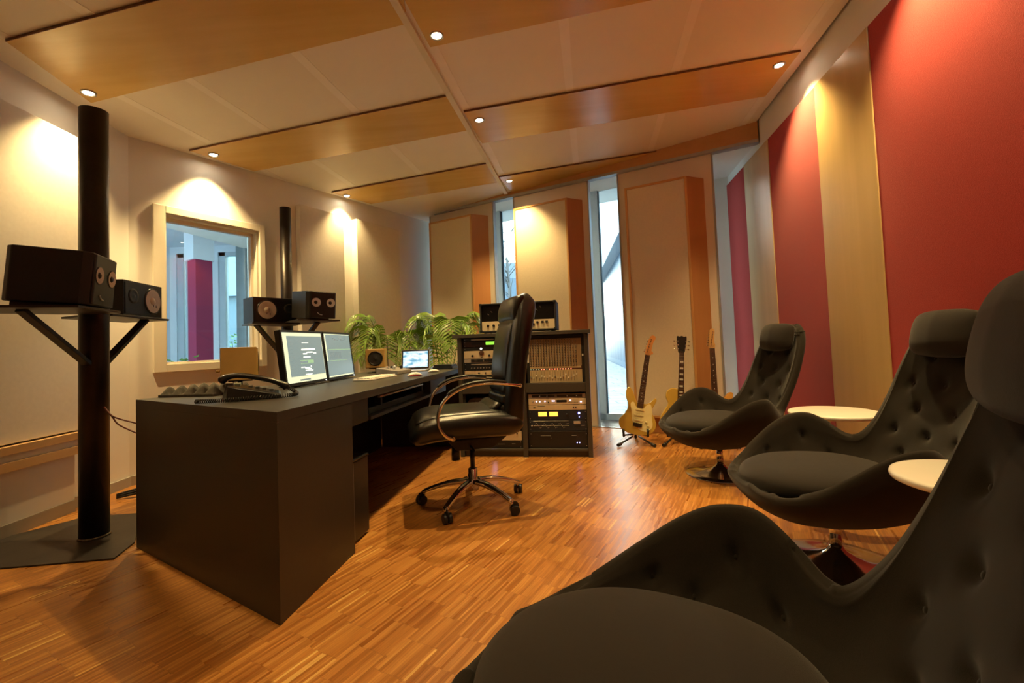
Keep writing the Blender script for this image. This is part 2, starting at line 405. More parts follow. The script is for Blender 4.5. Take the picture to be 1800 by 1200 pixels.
# near-left edge, near-right edge, far-right, far-left
s1 = [cl(10, 68), cl(693, -118), cl(716, 37), cl(160, 177)]
s2 = [cl(333, 262), cl(789, 165), cl(822, 226), cl(447, 298)]
s3 = [cl(583, 336), cl(857, 285), cl(874, 318), cl(652, 356)]
cboard(s1, 'widest maple ceiling board, over the near speaker stand, left half', nL)
cboard(s2, 'maple ceiling board above the control window, left half', nL)
cboard(s3, 'maple ceiling board at the far left, nearest the window wall', nL)
dv = (s1[2]-s1[1]); 
t1b = cr(748, 80)
r1n = t1b-(cr(815, 194)-cr(748, 80))*.95
s4far = [cr(748, 80)+cn*.03, cr(1555, -92)]
s4 = [s4far[0]-cdir*.62, s4far[1]-cdir*.62, s4far[1], s4far[0]]
s5 = [cr(815, 194), cr(1407, 87), cr(1345, 166), cr(847, 249)]
s6 = [cr(877, 309), cr(1215, 254), cr(1100, 291), cr(899, 336)]
cboard(s4, 'maple ceiling board at the top edge of view, right half', nR)
cboard(s5, 'maple ceiling board with lamps at both ends, right half', nR)
cboard(s6, 'maple ceiling board tapering against the pine beam, right half', nR)

# pine beam on the window wall, grey angle below it ------------------------
zb0 = ww(1250, 262).z; zb1 = zb0+.16
mb = MB(); pa = WW0+WWd*(wwt(707, 376)); pb = KR
zb = 2.775
b_ = WWn*.02; f_ = WWn*.10
mb.slab([pa-WWd*.0+UP*zb+WWn*-.03, pb+UP*zb+WWn*-.03, pb+UP*3.0+WWn*-.03, pa+UP*3.0+WWn*-.03], WWn*.07)
struct('trim_4', mb, PINE, bevel=.002)
mb = MB().slab([pa+UP*(zb-.03)+WWn*-.04, pb+UP*(zb-.03)-WWn*.04, pb+UP*(zb-.001)-WWn*.04, pa+UP*(zb-.001)-WWn*.04], WWn*.085)
struct('trim_5', mb, ALUG)
# recess ceiling behind the columns and facade header
struct('ceiling_window_recess', MB().slab([KWW-WWd*.5+UP*(zb+.0)-WWn*.05, KR+WWd*.8+UP*zb-WWn*.05, KR+WWd*.8+UP*zb+out_, KWW-WWd*.5+UP*zb+out_], UP*.3), PAINT)

# columns of the window wall --------------------------------------------
COLW = mat('pale_column_board', (.70, .63, .54), .6, var=.02, nscale=4)
def wp(t, z, n=0): return WW0+WWd*t+UP*z+WWn*n
columns = []
gaps = []
for i, (xl, xr) in enumerate(((755, 865), (902, 1033), (1086, 1250))):
    t0, t1 = wwt(xl, 352 if i == 0 else 330), wwt(xr, 330 if i < 2 else 270)
    columns.append((t0, t1))
    mb = MB().slab([wp(t0, .0, -.05), wp(t1, .0, -.05), wp(t1, zb-.03, -.05), wp(t0, zb-.03, -.05)], WWn*.05)
    struct('wall_column', mb, COLW)
    mb = MB()
    for t in (t0, t1):
        mb.slab([wp(t-.007, .0, -.055), wp(t+.007, .0, -.055), wp(t+.007, zb-.03, -.055), wp(t-.007, zb-.03, -.055)], WWn*.062)
    struct('trim_column', mb, ALUG)
# acoustic boxes on the columns -------------------------------------------
DEP = .18
WOODR = wood('reddish_veneer_side', (.40, .17, .055), (.48, .22, .08), .45, 'Z')
def abox(fl, fr, side, top, bot, label):
    """front left / front right / rear right pixel columns, in the plane DEP before the wall"""
    fp_ = WW0+WWn*DEP
    a = onplane(fl, 500, fp_, WWn); b = onplane(fr, 500, fp_, WWn)
    z1 = onplane(*top, fp_, WWn).z; z0 = onplane(*bot, fp_, WWn).z
    ta, tb_ = (a-WW0).dot(WWd), (b-WW0).dot(WWd)
    root = thing('acoustic_box', label, 'acoustic panel', wp(ta, z0, 0), math.atan2(WWd.y, WWd.x), 'framed acoustic boxes on the window columns')
    w, h = tb_-ta, z1-z0; e = .022; wr = (ww(side, 500)-WW0).dot(WWd)-ta
    # local: x along the wall, -y out into the room
    m1 = MB(); m1.box((0, -DEP, 0), (.012, 0, h)); m1.prism([(w-.012, -DEP), (w, -DEP), (wr, 0), (wr-.014, 0)], 0, h); [m1.prism([(.0125, -DEP+.002), (w-.0125, -DEP+.002), (wr-.0145, 0), (.0125, 0)], za_, za_+.012) for za_ in (0, h-.012)]
    m1.build('carcass', WOODR, root)
    m2 = MB(); g = .004
    m2.box((0, -DEP-.012, 0), (e, -DEP-.0005, h)); m2.box((w-e, -DEP-.012, 0), (w, -DEP-.0005, h)); m2.box((e, -DEP-.012, 0), (w-e, -DEP-.0005, e)); m2.box((e, -DEP-.012, h-e), (w-e, -DEP-.0005, h))
    m2.build('frame', BEECH, root, bevel=.002)
    MB().box((.04, -DEP+.05, -z0+.001), (w-.04, -.002, -.001)).build('plinth', WOODR, root)
    m3 = MB().box((e+.001, -DEP-.006, e+.001), (w-e-.001, -DEP+.001, h-e-.001)); m3.build('fabric_front', CREAM, root)
    return root
abox(758, 833, 862, (830, 376), (790, 722), 'leftmost framed cream acoustic box, behind the palms')
abox(908, 1003, 1030, (1003, 346), (960, 728), 'middle framed cream acoustic box, behind the amplifier head')
abox(1106, 1217, 1247, (1217, 307), (1180, 735), 'rightmost and widest framed cream acoustic box, behind the guitars')

# facade glazing --------------------------------------------------------
FO = -WWn*.50
FP = WW0+FO
def fa(px, py): return onplane(px, py, FP, WWn)
def fat(px, py): return (fa(px, py)-FP).dot(WWd)
def fpnt(t, z, n=0): return FP+WWd*t+UP*z+WWn*n
def mull(t0, t1, z0, z1, d0=-.04, d1=.05):
    return [fpnt(t0, z0, d0), fpnt(t1, z0, d0), fpnt(t1, z1, d0), fpnt(t0, z1, d0)], WWn*(d1-d0)
zh = fa(1070, 328).z; zs = fa(1080, 735).z
tm = [fat(750, 520), fat(879, 450), fat(1049, 430)]
mb = MB()
for t in tm: mb.slab(*mull(t-.045, t+.045, .0, zh+.01))
t_lo, t_hi = fat(690, 500), fat(1400, 500); t_hi2 = fat(1235, 500)
mb.slab(*mull(t_lo, t_hi2, zh, zh+.09)); mb.slab(*mull(t_lo, t_hi2, 0.0, max(.05, zs+.06)))
wf = mb.build('window_1', WINW, bevel=.003); wf['kind'] = 'structure'
mb = MB()
for t in tm:
    for s_ in (-.053, .047):
        mb.slab(*mull(t+s_, t+s_+.006, max(.05, zs+.06), zh, -.01, .03))
mb.build('black_seal', RUBBER, wf)
mb = MB().slab([fpnt(t_lo, .05, 0), fpnt(t_hi2, .05, 0), fpnt(t_hi2, zh, 0), fpnt(t_lo, zh, 0)], WWn*.004)
mb.build('pane', GLASS, wf)
MB().slab([fpnt(t_hi2, .0, -.40), fpnt(t_hi2, zb, -.40), fpnt(t_hi2, zb, -.05), fpnt(t_hi2, .0, -.05)], -WWd*.004).build('pane', GLASS, wf)  # unseen glazing added so that daylight reaches the right jamb
struct('wall_above_window', MB().slab([fpnt(t_lo-.4, zh+.09, -.06), fpnt(t_hi2, zh+.09, -.06), fpnt(t_hi2, 3.2, -.06), fpnt(t_lo-.4, 3.2, -.06)], WWn*.1), PAINT)
# white jamb at the far right (seen beside the purple panel)
mb = MB(); 
j0 = fat(1262, 500)
mb.slab([fpnt(j0-.25, 0, -.42), fpnt(t_hi+.6, 0, -.42), fpnt(t_hi+.6, zb, -.42), fpnt(j0-.25, zb, -.42)], -WWn*.03)
struct('wall_window_jamb', mb, PAINT)
mb = MB().slab([fpnt(fat(745, 500)-.05, 0, .06), fpnt(t_lo-.4, 0, .06), fpnt(t_lo-.4, zb, .06), fpnt(fat(745, 500)-.05, zb, .06)], -WWn*.03)
struct('wall_window_jamb_left', mb, PAINT)

# right wall panels -------------------------------------------------------
ztop = rw(1440, 150).z
def rwt(px, py): return (rw(px, py)-RW0).dot(RWd)
def rp(t, z, n=0): return RW0+RWd*t+UP*z+RWn*n
tR = [rwt(1282, 325), rwt(1313, 287), rwt(1356, 240), rwt(1440, 150), rwt(1535, 35)]
ztop = 2.66
def rpanel(t0, t1, mat_, th, name, label, cat):
    mb = MB().slab([rp(t0, .06, .001), rp(t1, .06, .001), rp(t1, ztop, .001), rp(t0, ztop, .001)], RWn*th)
    o = mb.build(name, mat_, bevel=.003); return tag(o, label, cat)
rpanel(tR[1]+.002, tR[0], REDC, .03, 'fabric_wall_panel', 'narrow purplish red wall panel closest to the windows', 'wall panel')
rpanel(tR[2]+.002, tR[1], MAPLEV, .035, 'wooden_wall_panel', 'narrower maple wall panel, bluish daylight on its left edge', 'wall panel')
rpanel(tR[3]+.002, tR[2], REDC, .03, 'fabric_wall_panel', 'red fabric wall panel between the two maple panels', 'wall panel')
rpanel(tR[4]+.002, tR[3], MAPLEV, .035, 'wooden_wall_panel', 'wider maple wall panel behind the middle lounge chair', 'wall panel')
rpanel(tR[4]-2.4, tR[4], REDC, .03, 'fabric_wall_panel', 'largest red fabric wall panel, at the right edge of view', 'wall panel')

# left wall acoustic panels -------------------------------------------------
def lpanel(t0, t1, z0, z1, th, label):
    mb = MB().slab([lwp(t0, z0, .001), lwp(t1, z0, .001), lwp(t1, z1, .001), lwp(t0, z1, .001)], LWn*th)
    return tag(mb.build('acoustic_wall_panel', PANELW, bevel=.004), label, 'acoustic panel')
def lwt(px, py, n=0):
    return (onplane(px, py, LW0+LWn*n, LWn)-LW0).dot(LWd)
zp = onplane(629, 385, LW0+LWn*.09, LWn).z
lpanel(lwt(529, 480, .07), lwt(606, 480, .07), .45, zp, .07, 'white acoustic wall panel behind the far speaker stand')
lpanel(lwt(629, 480, .09), lwt(703, 480, .09), .45, zp, .09, 'white acoustic wall panel nearest the windows')
# near wall panel: hangs left of the near stand
def nwp(t, z, n=0): return NW0+NWd*t+UP*z+NWn*n
zt1 = onplane(70, 200, NW0+NWn*.06, NWn).z; zb1_ = onplane(70, 768, NW0+NWn*.06, NWn).z
tE = (onplane(150, 500, NW0+NWn*.06, NWn)-NW0).dot(NWd)
mb = MB().slab([nwp(tE, .505, .001), nwp(-2.6, .505, .001), nwp(-2.6, 2.42, .001), nwp(tE, 2.42, .001)], NWn*.06)
tag(mb.build('acoustic_wall_panel', PANELW, bevel=.004), 'large white acoustic panel at the left edge, behind the near speaker stand', 'acoustic panel')
tr = thing('cable_trunking', 'tan-edged wall trunking running low along the left wall', 'trunking', nwp(-.16, .42, .001), 0)
tr.location = (0, 0, 0)
WARM = wood('warm_tan_rail', (.50, .30, .13), (.60, .38, .18), .5, 'Y')  # tan grained colour for both rails
za = onplane(70, 792, NW0+NWn*.09, NWn).z
def nband(z0, z1, th, t0=None): 
    t0 = tE if t0 is None else t0
    return MB().slab([nwp(t0, z0, .0145), nwp(-2.6, z0, .0145), nwp(-2.6, z1, .0145), nwp(t0, z1, .0145)], NWn*th)
nband(.41, .4515, .062).build('channel', PANELW, tr)
nband(.452, .495, .078).build('top_rail', WARM, tr)
nband(.36, .4095, .078).build('bottom_rail', WARM, tr)
tF = (onplane(130, 840, NW0+NWn*.06, NWn)-NW0).dot(NWd)
nband(.075, .3595, .05, tF).build('lower_cladding', PAINT, tr)
nband(.0, .0745, .056, tF).build('skirting', SK, tr)

# control window: lining, frame, pane ---------------------------------------
WF = mat('cream_window_frame', (.74, .69, .58), .5, var=.02)
fo = .05
mb = MB()
tO0, tO1 = lwt(270, 500, .03), lwt(468, 520, .03)
zO0, zO1 = onplane(276, 655, LW0+LWn*.03, LWn).z, onplane(272, 357, LW0+LWn*.03, LWn).z
for a_, b_, c_, d_ in ((tO0, tA, zO0, zO1), (tB, tO1, zO0, zO1), (tA, tB, zO0, zB), (tA, tB, zT, zO1)):
    mb.slab([lwp(a_, c_, .001), lwp(b_, c_, .001), lwp(b_, d_, .001), lwp(a_, d_, .001)], LWn*.03)
win = struct('window_2', mb, WF, bevel=.003)
mb = MB(); g = .015
mb.slab([lwp(tA, zB, 0), lwp(tB, zB, 0), lwp(tB, zB+g, 0), lwp(tA, zB+g, 0)], -LWn*.16)
mb.slab([lwp(tA, zT-g, 0), lwp(tB, zT-g, 0), lwp(tB, zT, 0), lwp(tA, zT, 0)], -LWn*.16)
mb.slab([lwp(tA, zB, 0), lwp(tA+g, zB, 0), lwp(tA+g, zT, 0), lwp(tA, zT, 0)], -LWn*.16)
mb.slab([lwp(tB-g, zB, 0), lwp(tB, zB, 0), lwp(tB, zT, 0), lwp(tB-g, zT, 0)], -LWn*.16)
mb.slab([lwp(tB-.035, zB+g, -.06), lwp(tB-g, zB+g, -.06), lwp(tB-g, zT-g, -.06), lwp(tB-.035, zT-g, -.06)], -LWn*.05)
mb.slab([lwp(tA+g, zT-.045, -.06), lwp(tB-g, zT-.045, -.06), lwp(tB-g, zT-g, -.06), lwp(tA+g, zT-g, -.06)], -LWn*.05)
mb.build('window_lining', WF, win)
MB().slab([lwp(tA+g, zB+g, -.10), lwp(tB-g, zB+g, -.10), lwp(tB-g, zT-g, -.10), lwp(tA+g, zT-g, -.10)], -LWn*.006).build('pane', GLASS, win)

# the room beyond the control window ---------------------------------------
COOL = mat('cool_white_paint', (.70, .74, .78), .7, var=.02)
YF = 7.6
def yp(px, py): return aty(px, py, YF)
xa, xb = yp(236, 500).x, yp(520, 500).x
struct('floor_side_room', MB().box((-8.2, 3.0, -.12), (-2.9, YF, -.01)), TILE)
struct('wall_side_room_left', MB().box((aty(304, 500, YF).x-.25, 3.6, 0), (aty(304, 500, YF).x-.05, YF+.15, 2.9)), COOL)
struct('ceiling_side_room', MB().slab([Vector((-8.2, 3.2, 2.95)), Vector((-3.2, 3.2, 2.95)), Vector((-1.0, YF+.3, 2.78)), Vector((-8.2, YF+.3, 2.78))], UP*.1), COOL)
zhd = yp(420, 448).z
# facade of the side room
mb = MB()
xl1, xr1 = yp(312, 500).x, yp(328, 500).x
xl2, xr2 = yp(394, 500).x, yp(452, 500).x
struct('wall_side_room_front', mb.box((-8.2, YF, zhd+.06), (-2.2, YF+.2, 2.9)).box((xr1+.02, YF, 0), (xl2-.10, YF+.2, zhd+.06)).box((-8.2, YF, 0), (xl1-.02, YF+.2, zhd+.06)).box((xr2, YF, 0), (-2.2, YF+.2, zhd+.06)), COOL)
mb = MB()
for x0, x1 in ((xl1-.02, xr1+.02), (xl2-.10, xr2)):
    mb.box((x0, YF+.03, 0), (x0+.10, YF+.12, zhd+.06)); mb.box((x1-.05, YF+.03, 0), (x1, YF+.12, zhd+.06)); mb.box((x0, YF+.03, zhd), (x1, YF+.12, zhd+.06)); mb.box((x0, YF+.03, 0), (x1, YF+.12, .1))
w3 = struct('window_3', mb, WINW)
mb = MB()
for x0, x1 in ((xl1, xr1), (xl2, xr2)): mb.box((x0, YF+.07, .1), (x1, YF+.075, zhd))
mb.build('pane', GLASS, w3)
MAROON = mat('maroon_column_paint', (.30, .022, .075), .55, var=.05, nscale=4)
YC = 6.3
px0, px1, px2 = aty(331, 600, YC).x, aty(345, 600, YC-.12).x, aty(375, 600, YC+.1).x
zc = aty(345, 458, YC).z
mb = MB().prism([(px0, YC), (px1, YC-.12), (px2, YC+.1), (px2-.14, YC+.24)], 0, zc)
tag(mb.build('column_cladding', MAROON), 'maroon square column seen through the control window', 'column')
mb = MB().prism([(px0-.05, YC), (px1, YC-.16), (px2+.03, YC+.1), (px2-.17, YC+.28)], zc, 2.9)
struct('wall_side_room_column_head', mb, COOL)
mb = MB().box((px2+.06, YC+.55, 0), (px2+.20, YC+.63, zhd+.05)); tag(mb.build('door_leaf', mat('grey_door_paint', (.25, .30, .31), .5)), 'narrow grey door edge beside the maroon column', 'door')

sl = thing('side_fill_light', 'added unseen cool fill light in the side room beyond the control window', 'lamp', (-4.0, 5.1, 2.70))  # unseen glowing panel, added to brighten the side room
MB().box((-.5, -.15, 0), (.5, .15, .04)).build('housing', WINW, sl); MB().box((-.48, -.13, -.004), (.48, .13, -.0002)).build('fill_panel', emis('cool_fill_glow', (.62, .82, 1.0), 9), sl)
# ------------------------------------------------------------------ downlights
RIM = mat('brushed_nickel_rim', (.5, .45, .38), .3, .9)
WARMC = (1.0, .705, .295)
def downlight(p, nrm, label, power, spot=True, size=98, aim=None):
    rt = thing('downlight', label, 'lamp', p+nrm*.022, 0, 'recessed halogen downlights')
    q = nrm.to_track_quat('Z', 'Y'); Mq = q.to_matrix()
    MB().lathe([(.041, -.006), (.041, .002), (.036, .004), (.030, .001), (.029, -.004)], 28, M=Mq).build('rim', RIM, rt)
    MB().lathe([(.001, -.0035), (.028, -.003), (.026, .0005), (.001, .003)], 20, M=Mq).build('bulb', LAMP, rt)
    if power:
        ld = bpy.data.lights.new('downlight_lamp', 'SPOT'); lo = bpy.data.objects.new('downlight_lamp', ld); COL.objects.link(lo)
        ld.energy = power; ld.color = WARMC; ld.spot_size = R_(size); ld.spot_blend = .85; ld.shadow_soft_size = .022
        lo.location = (p+nrm*.035); 
        dirv = (aim if aim is not None else Vector((nrm.x, nrm.y, nrm.z)))
        lo.rotation_euler = (-dirv).to_track_quat('Z', 'Y').to_euler()
    return rt
PW = 120
downlight(cl(155, 158), nL, 'downlight over the near speaker stand, top left', PW)
downlight(cl(375, 268), nL, 'downlight above the control window', PW)
downlight(cl(609, 341), nL, 'downlight at the far left corner of the ceiling', PW)
downlight(cr(767, 57), nR, 'brightest downlight right of the ceiling batten, nearest the camera', PW)
downlight(cr(842, 207), nR, 'downlight right of the batten, second along it', PW)
downlight(cr(895, 315), nR, 'downlight right of the batten, nearest the windows', PW)
downlight(cr(1369, 110), nR, 'downlight beside the red wall, right half', PW)
pn = cr(1369, 110)-cdir*1.25
downlight(pn, nR, 'downlight beside the red wall, just above the view', PW)
for k in range(1, 3):  # weaker unseen lamps added behind the camera as room fill
    for base in (cr(767, 57), cl(155, 158), pn):
        q_ = base-cdir*1.3*k; q_.z = ceilz(q_.x, q_.y)
        nn = nL if (q_-C0).dot(cn) < 0 else nR
        if q_.y > YB+.3: downlight(q_, nn, 'unseen fill light added in the ceiling behind the camera', PW*.30)

# ------------------------------------------------------------------ world and exterior
W = bpy.data.worlds.new('sky'); S.world = W; W.use_nodes = True
N = W.node_tree.nodes; L = W.node_tree.links; bg = N['Background']
sky = N.new('ShaderNodeTexSky'); sky.sky_type = 'NISHITA'; sky.sun_disc = False; sky.sun_elevation = R_(35); sky.air_density = 1.5; sky.dust_density = 3
mixc = N.new('ShaderNodeMix'); mixc.data_type = 'RGBA'; mixc.inputs[0].default_value = .85
L.new(sky.outputs[0], mixc.inputs[6]); mixc.inputs[7].default_value = (.62, .80, 1.0, 1)
L.new(mixc.outputs[2], bg.inputs[0]); bg.inputs[1].default_value = 3.4
PAVE = mat('pale_paving', (.55, .55, .54), .8, var=.12, nscale=3)
def pave():
    m, t, b = nt('pale_paving_slabs'); N = t.nodes; L = t.links
    tc = N.new('ShaderNodeTexCoord'); bk = N.new('ShaderNodeTexBrick'); L.new(tc.outputs['Object'], bk.inputs[0])
    bk.inputs['Scale'].default_value = .7; bk.inputs['Color1'].default_value = (.27, .28, .28, 1); bk.inputs['Color2'].default_value = (.22, .23, .24, 1); bk.inputs['Mortar'].default_value = (.11, .12, .13, 1)
    bk.inputs['Mortar Size'].default_value = .012; L.new(bk.outputs[0], b.inputs['Base Color']); setp(b, Roughness=.8); return m
PAVE = pave()
struct('floor_courtyard', MB().box((-30, 5.0, -.3), (30, 60, -.14)), PAVE)
def facade_mat():
    m, t, b = nt('glazed_facade'); N = t.nodes; L = t.links
    tc = N.new('ShaderNodeTexCoord'); bk = N.new('ShaderNodeTexBrick'); 
    mp = N.new('ShaderNodeMapping'); mp.inputs['Rotation'].default_value = (R_(90), 0, 0)
    sx = N.new('ShaderNodeSeparateXYZ'); L.new(tc.outputs['Object'], sx.inputs[0]); cx = N.new('ShaderNodeCombineXYZ')
    L.new(sx.outputs[1], cx.inputs[0]); L.new(sx.outputs[2], cx.inputs[1]); L.new(cx.outputs[0], bk.inputs[0])
    bk.inputs['Scale'].default_value = .5; bk.inputs['Brick Width'].default_value = .5; bk.inputs['Row Height'].default_value = .5; bk.offset = 0; bk.inputs['Color1'].default_value = (.09, .13, .18, 1); bk.inputs['Color2'].default_value = (.13, .17, .22, 1); bk.inputs['Mortar'].default_value = (.20, .24, .28, 1)
    bk.inputs['Mortar Size'].default_value = .05; L.new(bk.outputs[0], b.inputs['Base Color']); setp(b, Roughness=.35); return m
gp0, gp1 = Vector((3.3, 9.5, 0)), Vector((5.4, 27, 0))
dd = (gp1-gp0).normalized(); nn_ = Vector((-dd.y, dd.x, 0))
rt = thing('neighbouring_building', 'white and blue glazed building outside the tall window', 'building', (0, 0, 0))
MB().slab([gp0+UP*-.14, gp1+UP*-.14, gp1+UP*4.3, gp0+UP*4.3], -nn_*4).build('glazed_storeys', facade_mat(), rt)
MB().slab([gp0+UP*4.3+nn_*.4, gp1+UP*4.3+nn_*.4, gp1+UP*9, gp0+UP*9+nn_*.4], -nn_*4.4).build('white_upper_storey', mat('white_render', (.34, .36, .38), .8, var=.04, nscale=.6), rt)
rt = thing('courtyard_house', 'pale building across the courtyard beyond the windows', 'building', (0, 0, 0))
MB().box((-22, 26, -.14), (3.6, 32, 5.6)).build('wall', mat('pale_render', (.27, .30, .33), .8, var=.06, nscale=.4), rt)
DKW = mat('dark_window_glass', (.10, .15, .2), .2)
for i in range(14):
    for k in range(2): MB().box((-21+i*1.7, 25.95, .8+k*2.4), (-20+i*1.7, 25.999, 2.3+k*2.4)).build('window', DKW, rt)
#PART2
# ------------------------------------------------------------------ desk
Bd = Vector((-.846, 1.625, 0)); DR = R_(-7.4)
RD = Matrix.Rotation(DR, 4, 'Z')
desk = thing('studio_desk', 'long anthracite laminate studio desk with a solid panelled end', 'desk', Bd, DR)
HD = .74
Al = (-1.166, .559)
mb = MB().prism([(0, 0), (0, 2.80), (-.86, 2.80), (-.93, 1.25), Al], HD-.038, HD)
mb.build('desktop', DESKM, desk, bevel=.0005, seg=1)
# end block: closed carcass with mitred front edge
mb = MB().prism([(0, 0), (-.001, .555), (-1.05, .62), Al], 0, HD-.0381)
mb.build('end_block', DESKM, desk, bevel=.0005, seg=1)
mb = MB().box((-.62, .5565, .575), (-.035, .80, HD-.039)); mb.build('drawer_box', DESKE, desk, bevel=.002)
mb = MB().box((-.62, .801, .578), (-.02, 1.86, .596)); mb.build('shelf', DESKE, desk, bevel=.0015)
mb = MB().box((-.60, 1.861, .575), (-.03, 2.28, HD-.039)); mb.build('drawer_box', DESKE, desk, bevel=.002)
MB().box((-.50, .8015, .5965), (-.48, 1.8605, HD-.039)).build('shelf_back', BLACKM, desk)
MB().box((-.84, .78, .0), (-.82, 2.745, HD-.039)).build('modesty_panel', BLACKM, desk)
MB().box((-.82, 2.75, 0), (-.04, 2.775, HD-.039)).build('end_panel', DESKE, desk, bevel=.0015)
def dl(x, y, z=HD): 
    return Bd+RD.to_3x3() @ Vector((x, y, z))
# gear on the shelf
kt = thing('keyboard_tray', 'black pull-out tray with a steel bar under the desktop', 'tray', dl(-.03, .86, .5965), DR)
MB().box((-.40, 0, 0), (-.03, .92, .035)).build('tray', BLACKP, kt, bevel=.003)
MB().tube([(-.015, .10, .085), (-.015, .85, .085)], .008, 12).build('bar', ALU, kt)
for yy in (.12, .83): MB().box((-.05, yy-.01, .0355), (-.008, yy+.01, .095)).build('bracket', BLACKP, kt, bevel=.002)
# pc tower
pc = thing('computer_tower', 'slim black computer tower standing under the desk', 'computer', dl(-.31, .605, 0), DR)
MB().box((0, 0, .012), (.27, .19, .40)).build('case', BLACKP, pc, bevel=.006)
MB().box((.0, -.004+.008, .4005), (.274, .19, .409)).build('top_cover', mat('glossy_black', (.02, .02, .021), .12), pc, bevel=.003)
MB().box((.2705, .01, .03), (.275, .018, .395)).build('front_strip', ALU, pc)
for x, y in ((.03, .03), (.24, .03), (.03, .16), (.24, .16)): MB().cyl((x, y, 0), (x, y, .013), .012, 12).build('foot', RUBBER, pc)
PINKC = mat('dusty_red_cable', (.16, .035, .02), .5)
# cable bundle left of the desk on the floor
cb = MB(); 
for k in range(3):
    b0 = atz(205, 878); cb.tube(smoothpath([b0+Vector((0, 0, .012+.01*k)), b0+Vector((.12, .03+.02*k, .03+.012*k)), b0+Vector((.26, .05+.02*k, .05)), b0+Vector((.42, .02, .06))], 5), .008, 8)
tag(cb.build('cable_bundle', BLACKP), 'black cable bundle on the floor behind the near end of the desk', 'cable')

# ------------------------------------------------------------------ speaker stands
def shelf_at(root, pts, z, name='shelf'):
    return MB().prism(pts, z-.012, z).build(name, PLATE, root, bevel=.002)
def stand(px, py, top, plate, shelves, braces, rad, label):
    rt = thing('speaker_stand', label, 'speaker stand', (px, py, 0), 0, 'dark steel tube speaker stands')
    if plate: MB().prism([(x-px, y-py) for x, y in plate], 0, .008).build('base_plate', PLATE, rt, bevel=.002)
    MB().lathe([(rad+.006, .008), (rad+.003, .016), (rad+.001, .018)], 32).build('weld_seam', mat('weld', (.2, .17, .14), .5, .9, var=.5, nscale=90), rt)
    m = MB(); m.lathe([(rad, .008), (rad, top)], 40); m.build('pole', STEEL, rt)
    for pts, z in shelves: shelf_at(rt, [(x-px, y-py) for x, y in pts], z)
    for a, b in braces:
        a = Vector((a[0]-px, a[1]-py, a[2])); b = Vector((b[0]-px, b[1]-py, b[2])); d = (b-a).normalized(); sx = d.cross(UP).normalized()*.022; sy = sx.cross(d).normalized()*.010
        m = MB(); m.hexa([a-sx-sy, a+sx-sy, a+sx+sy, a-sx+sy, b-sx-sy, b+sx-sy, b+sx+sy, b-sx+sy]); m.build('brace', STEEL, rt, bevel=.002)
    return rt
SZ = 1.205
nx, ny = -2.276, 2.475
pl = [tuple(atz(*p).xy) for p in ((-40, 996), (203, 983), (238, 957), (235, 905), (140, 912), (-150, 985))]
pl = [(-2.52, 2.13), (-1.93, 2.20), (-1.985, 2.385), (-2.30, 2.82), (-2.62, 2.79), (-2.86, 2.42)]
sh1 = [(-2.47, 1.86), (-1.985, 2.08), (-2.09, 2.43), (-2.26, 2.42), (-2.36, 2.36), (-2.56, 2.17)]
sh2 = [(-2.24, 2.55), (-2.30, 3.05), (-2.62, 3.08), (-2.60, 2.62), (-2.40, 2.53)]
stand(nx, ny, 2.33, pl, [(sh1, SZ), (sh2, SZ)], [((-2.24, 2.07, SZ-.013), (-2.26, 2.42, .93)), ((-2.34, 2.90, SZ-.013), (-2.27, 2.53, .93))], .064, 'near steel tube stand with shelves, on a large floor plate')
def cabinet_box(w, d, h, rad=0):
    # local: baseboard origin at the centre of the bottom, front towards +x
    pass
SPK = mat('black_vinyl_cabinet', (.006, .0055, .005), .45, var=.2, nscale=50, bump=.15, bscale=300)
SPF = mat('black_baffle', (.005, .005, .005), .32, var=.1)
SURR = mat('rubber_surround', (.006, .006, .006), .3)
def disc_x(mb, x, y, z, prof, n=32, caps=False):
    """turned profile about an axis along +x: (radius, distance in front)"""
    Mx = Matrix(((0, 0, 1), (0, 1, 0), (-1, 0, 0)))
    mb.lathe(prof, n, o=(x, y, z), M=Mx, caps=caps); return mb
def big_speaker(loc, rot, label):
    rt = thing('studio_monitor', label, 'speaker', loc, rot, 'large two-driver studio monitors')
    d, w, h = .32, .28, .262
    # body: chamfered front corners
    m = MB(); m.prism([(-d, -w/2+.03), (-d+.03, -w/2), (-.035, -w/2), (-.001, -w/2+.022), (-.001, w/2-.022), (-.035, w/2), (-d+.03, w/2), (-d, w/2-.03)], .006, h)
    m.build('cabinet', SPK, rt, bevel=.006, seg=3)
    MB().hexa([Vector(p) for p in ((-d+.02, -.09, -.024), (-.06, -.09, -.004), (-.06, .09, -.004), (-d+.02, .09, -.024), (-d+.02, -.09, .0055), (-.06, -.09, .0055), (-.06, .09, .0055), (-d+.02, .09, .0055))]).build('isolation_wedge', mat('brown_pad', (.10, .06, .035), .8), rt)
    b = MB(); b.prism([(0, -w/2+.022), (.008, -w/2+.03), (.008, w/2-.03), (0, w/2-.022)], .012, h-.006); b.build('baffle', SPF, rt, bevel=.004, seg=2)
    for yy in (-.067, .067):
        z = h*.60
        c = disc_x(MB(), .008, yy, z, [(.046, 0), (.0455, .002), (.043, .0035), (.041, .003)], 40).build('surround', SURR, rt)
        c = disc_x(MB(), .008, yy, z, [(.041, .003), (.038, .0035), (.018, .001), (.001, .001)], 40).build('cone', CONE, rt)
        disc_x(MB(), .004, yy-.004, z, [(.017, .004), (.015, .008), (.008, .012), (.001, .013)], 24).build('dust_cap', SURR, c)
    arc = [(.0105, -.012+.045*math.cos(a), .075+.035*math.sin(a)) for a in [R_(200+i*7) for i in range(11)]]
    MB().tube(arc, .0035, 8).build('curved_emblem', ALU, rt)
    return rt
b1 = big_speaker((0, 0, 0), 0, 'black two-cone studio monitor on the near stand, at the left edge')
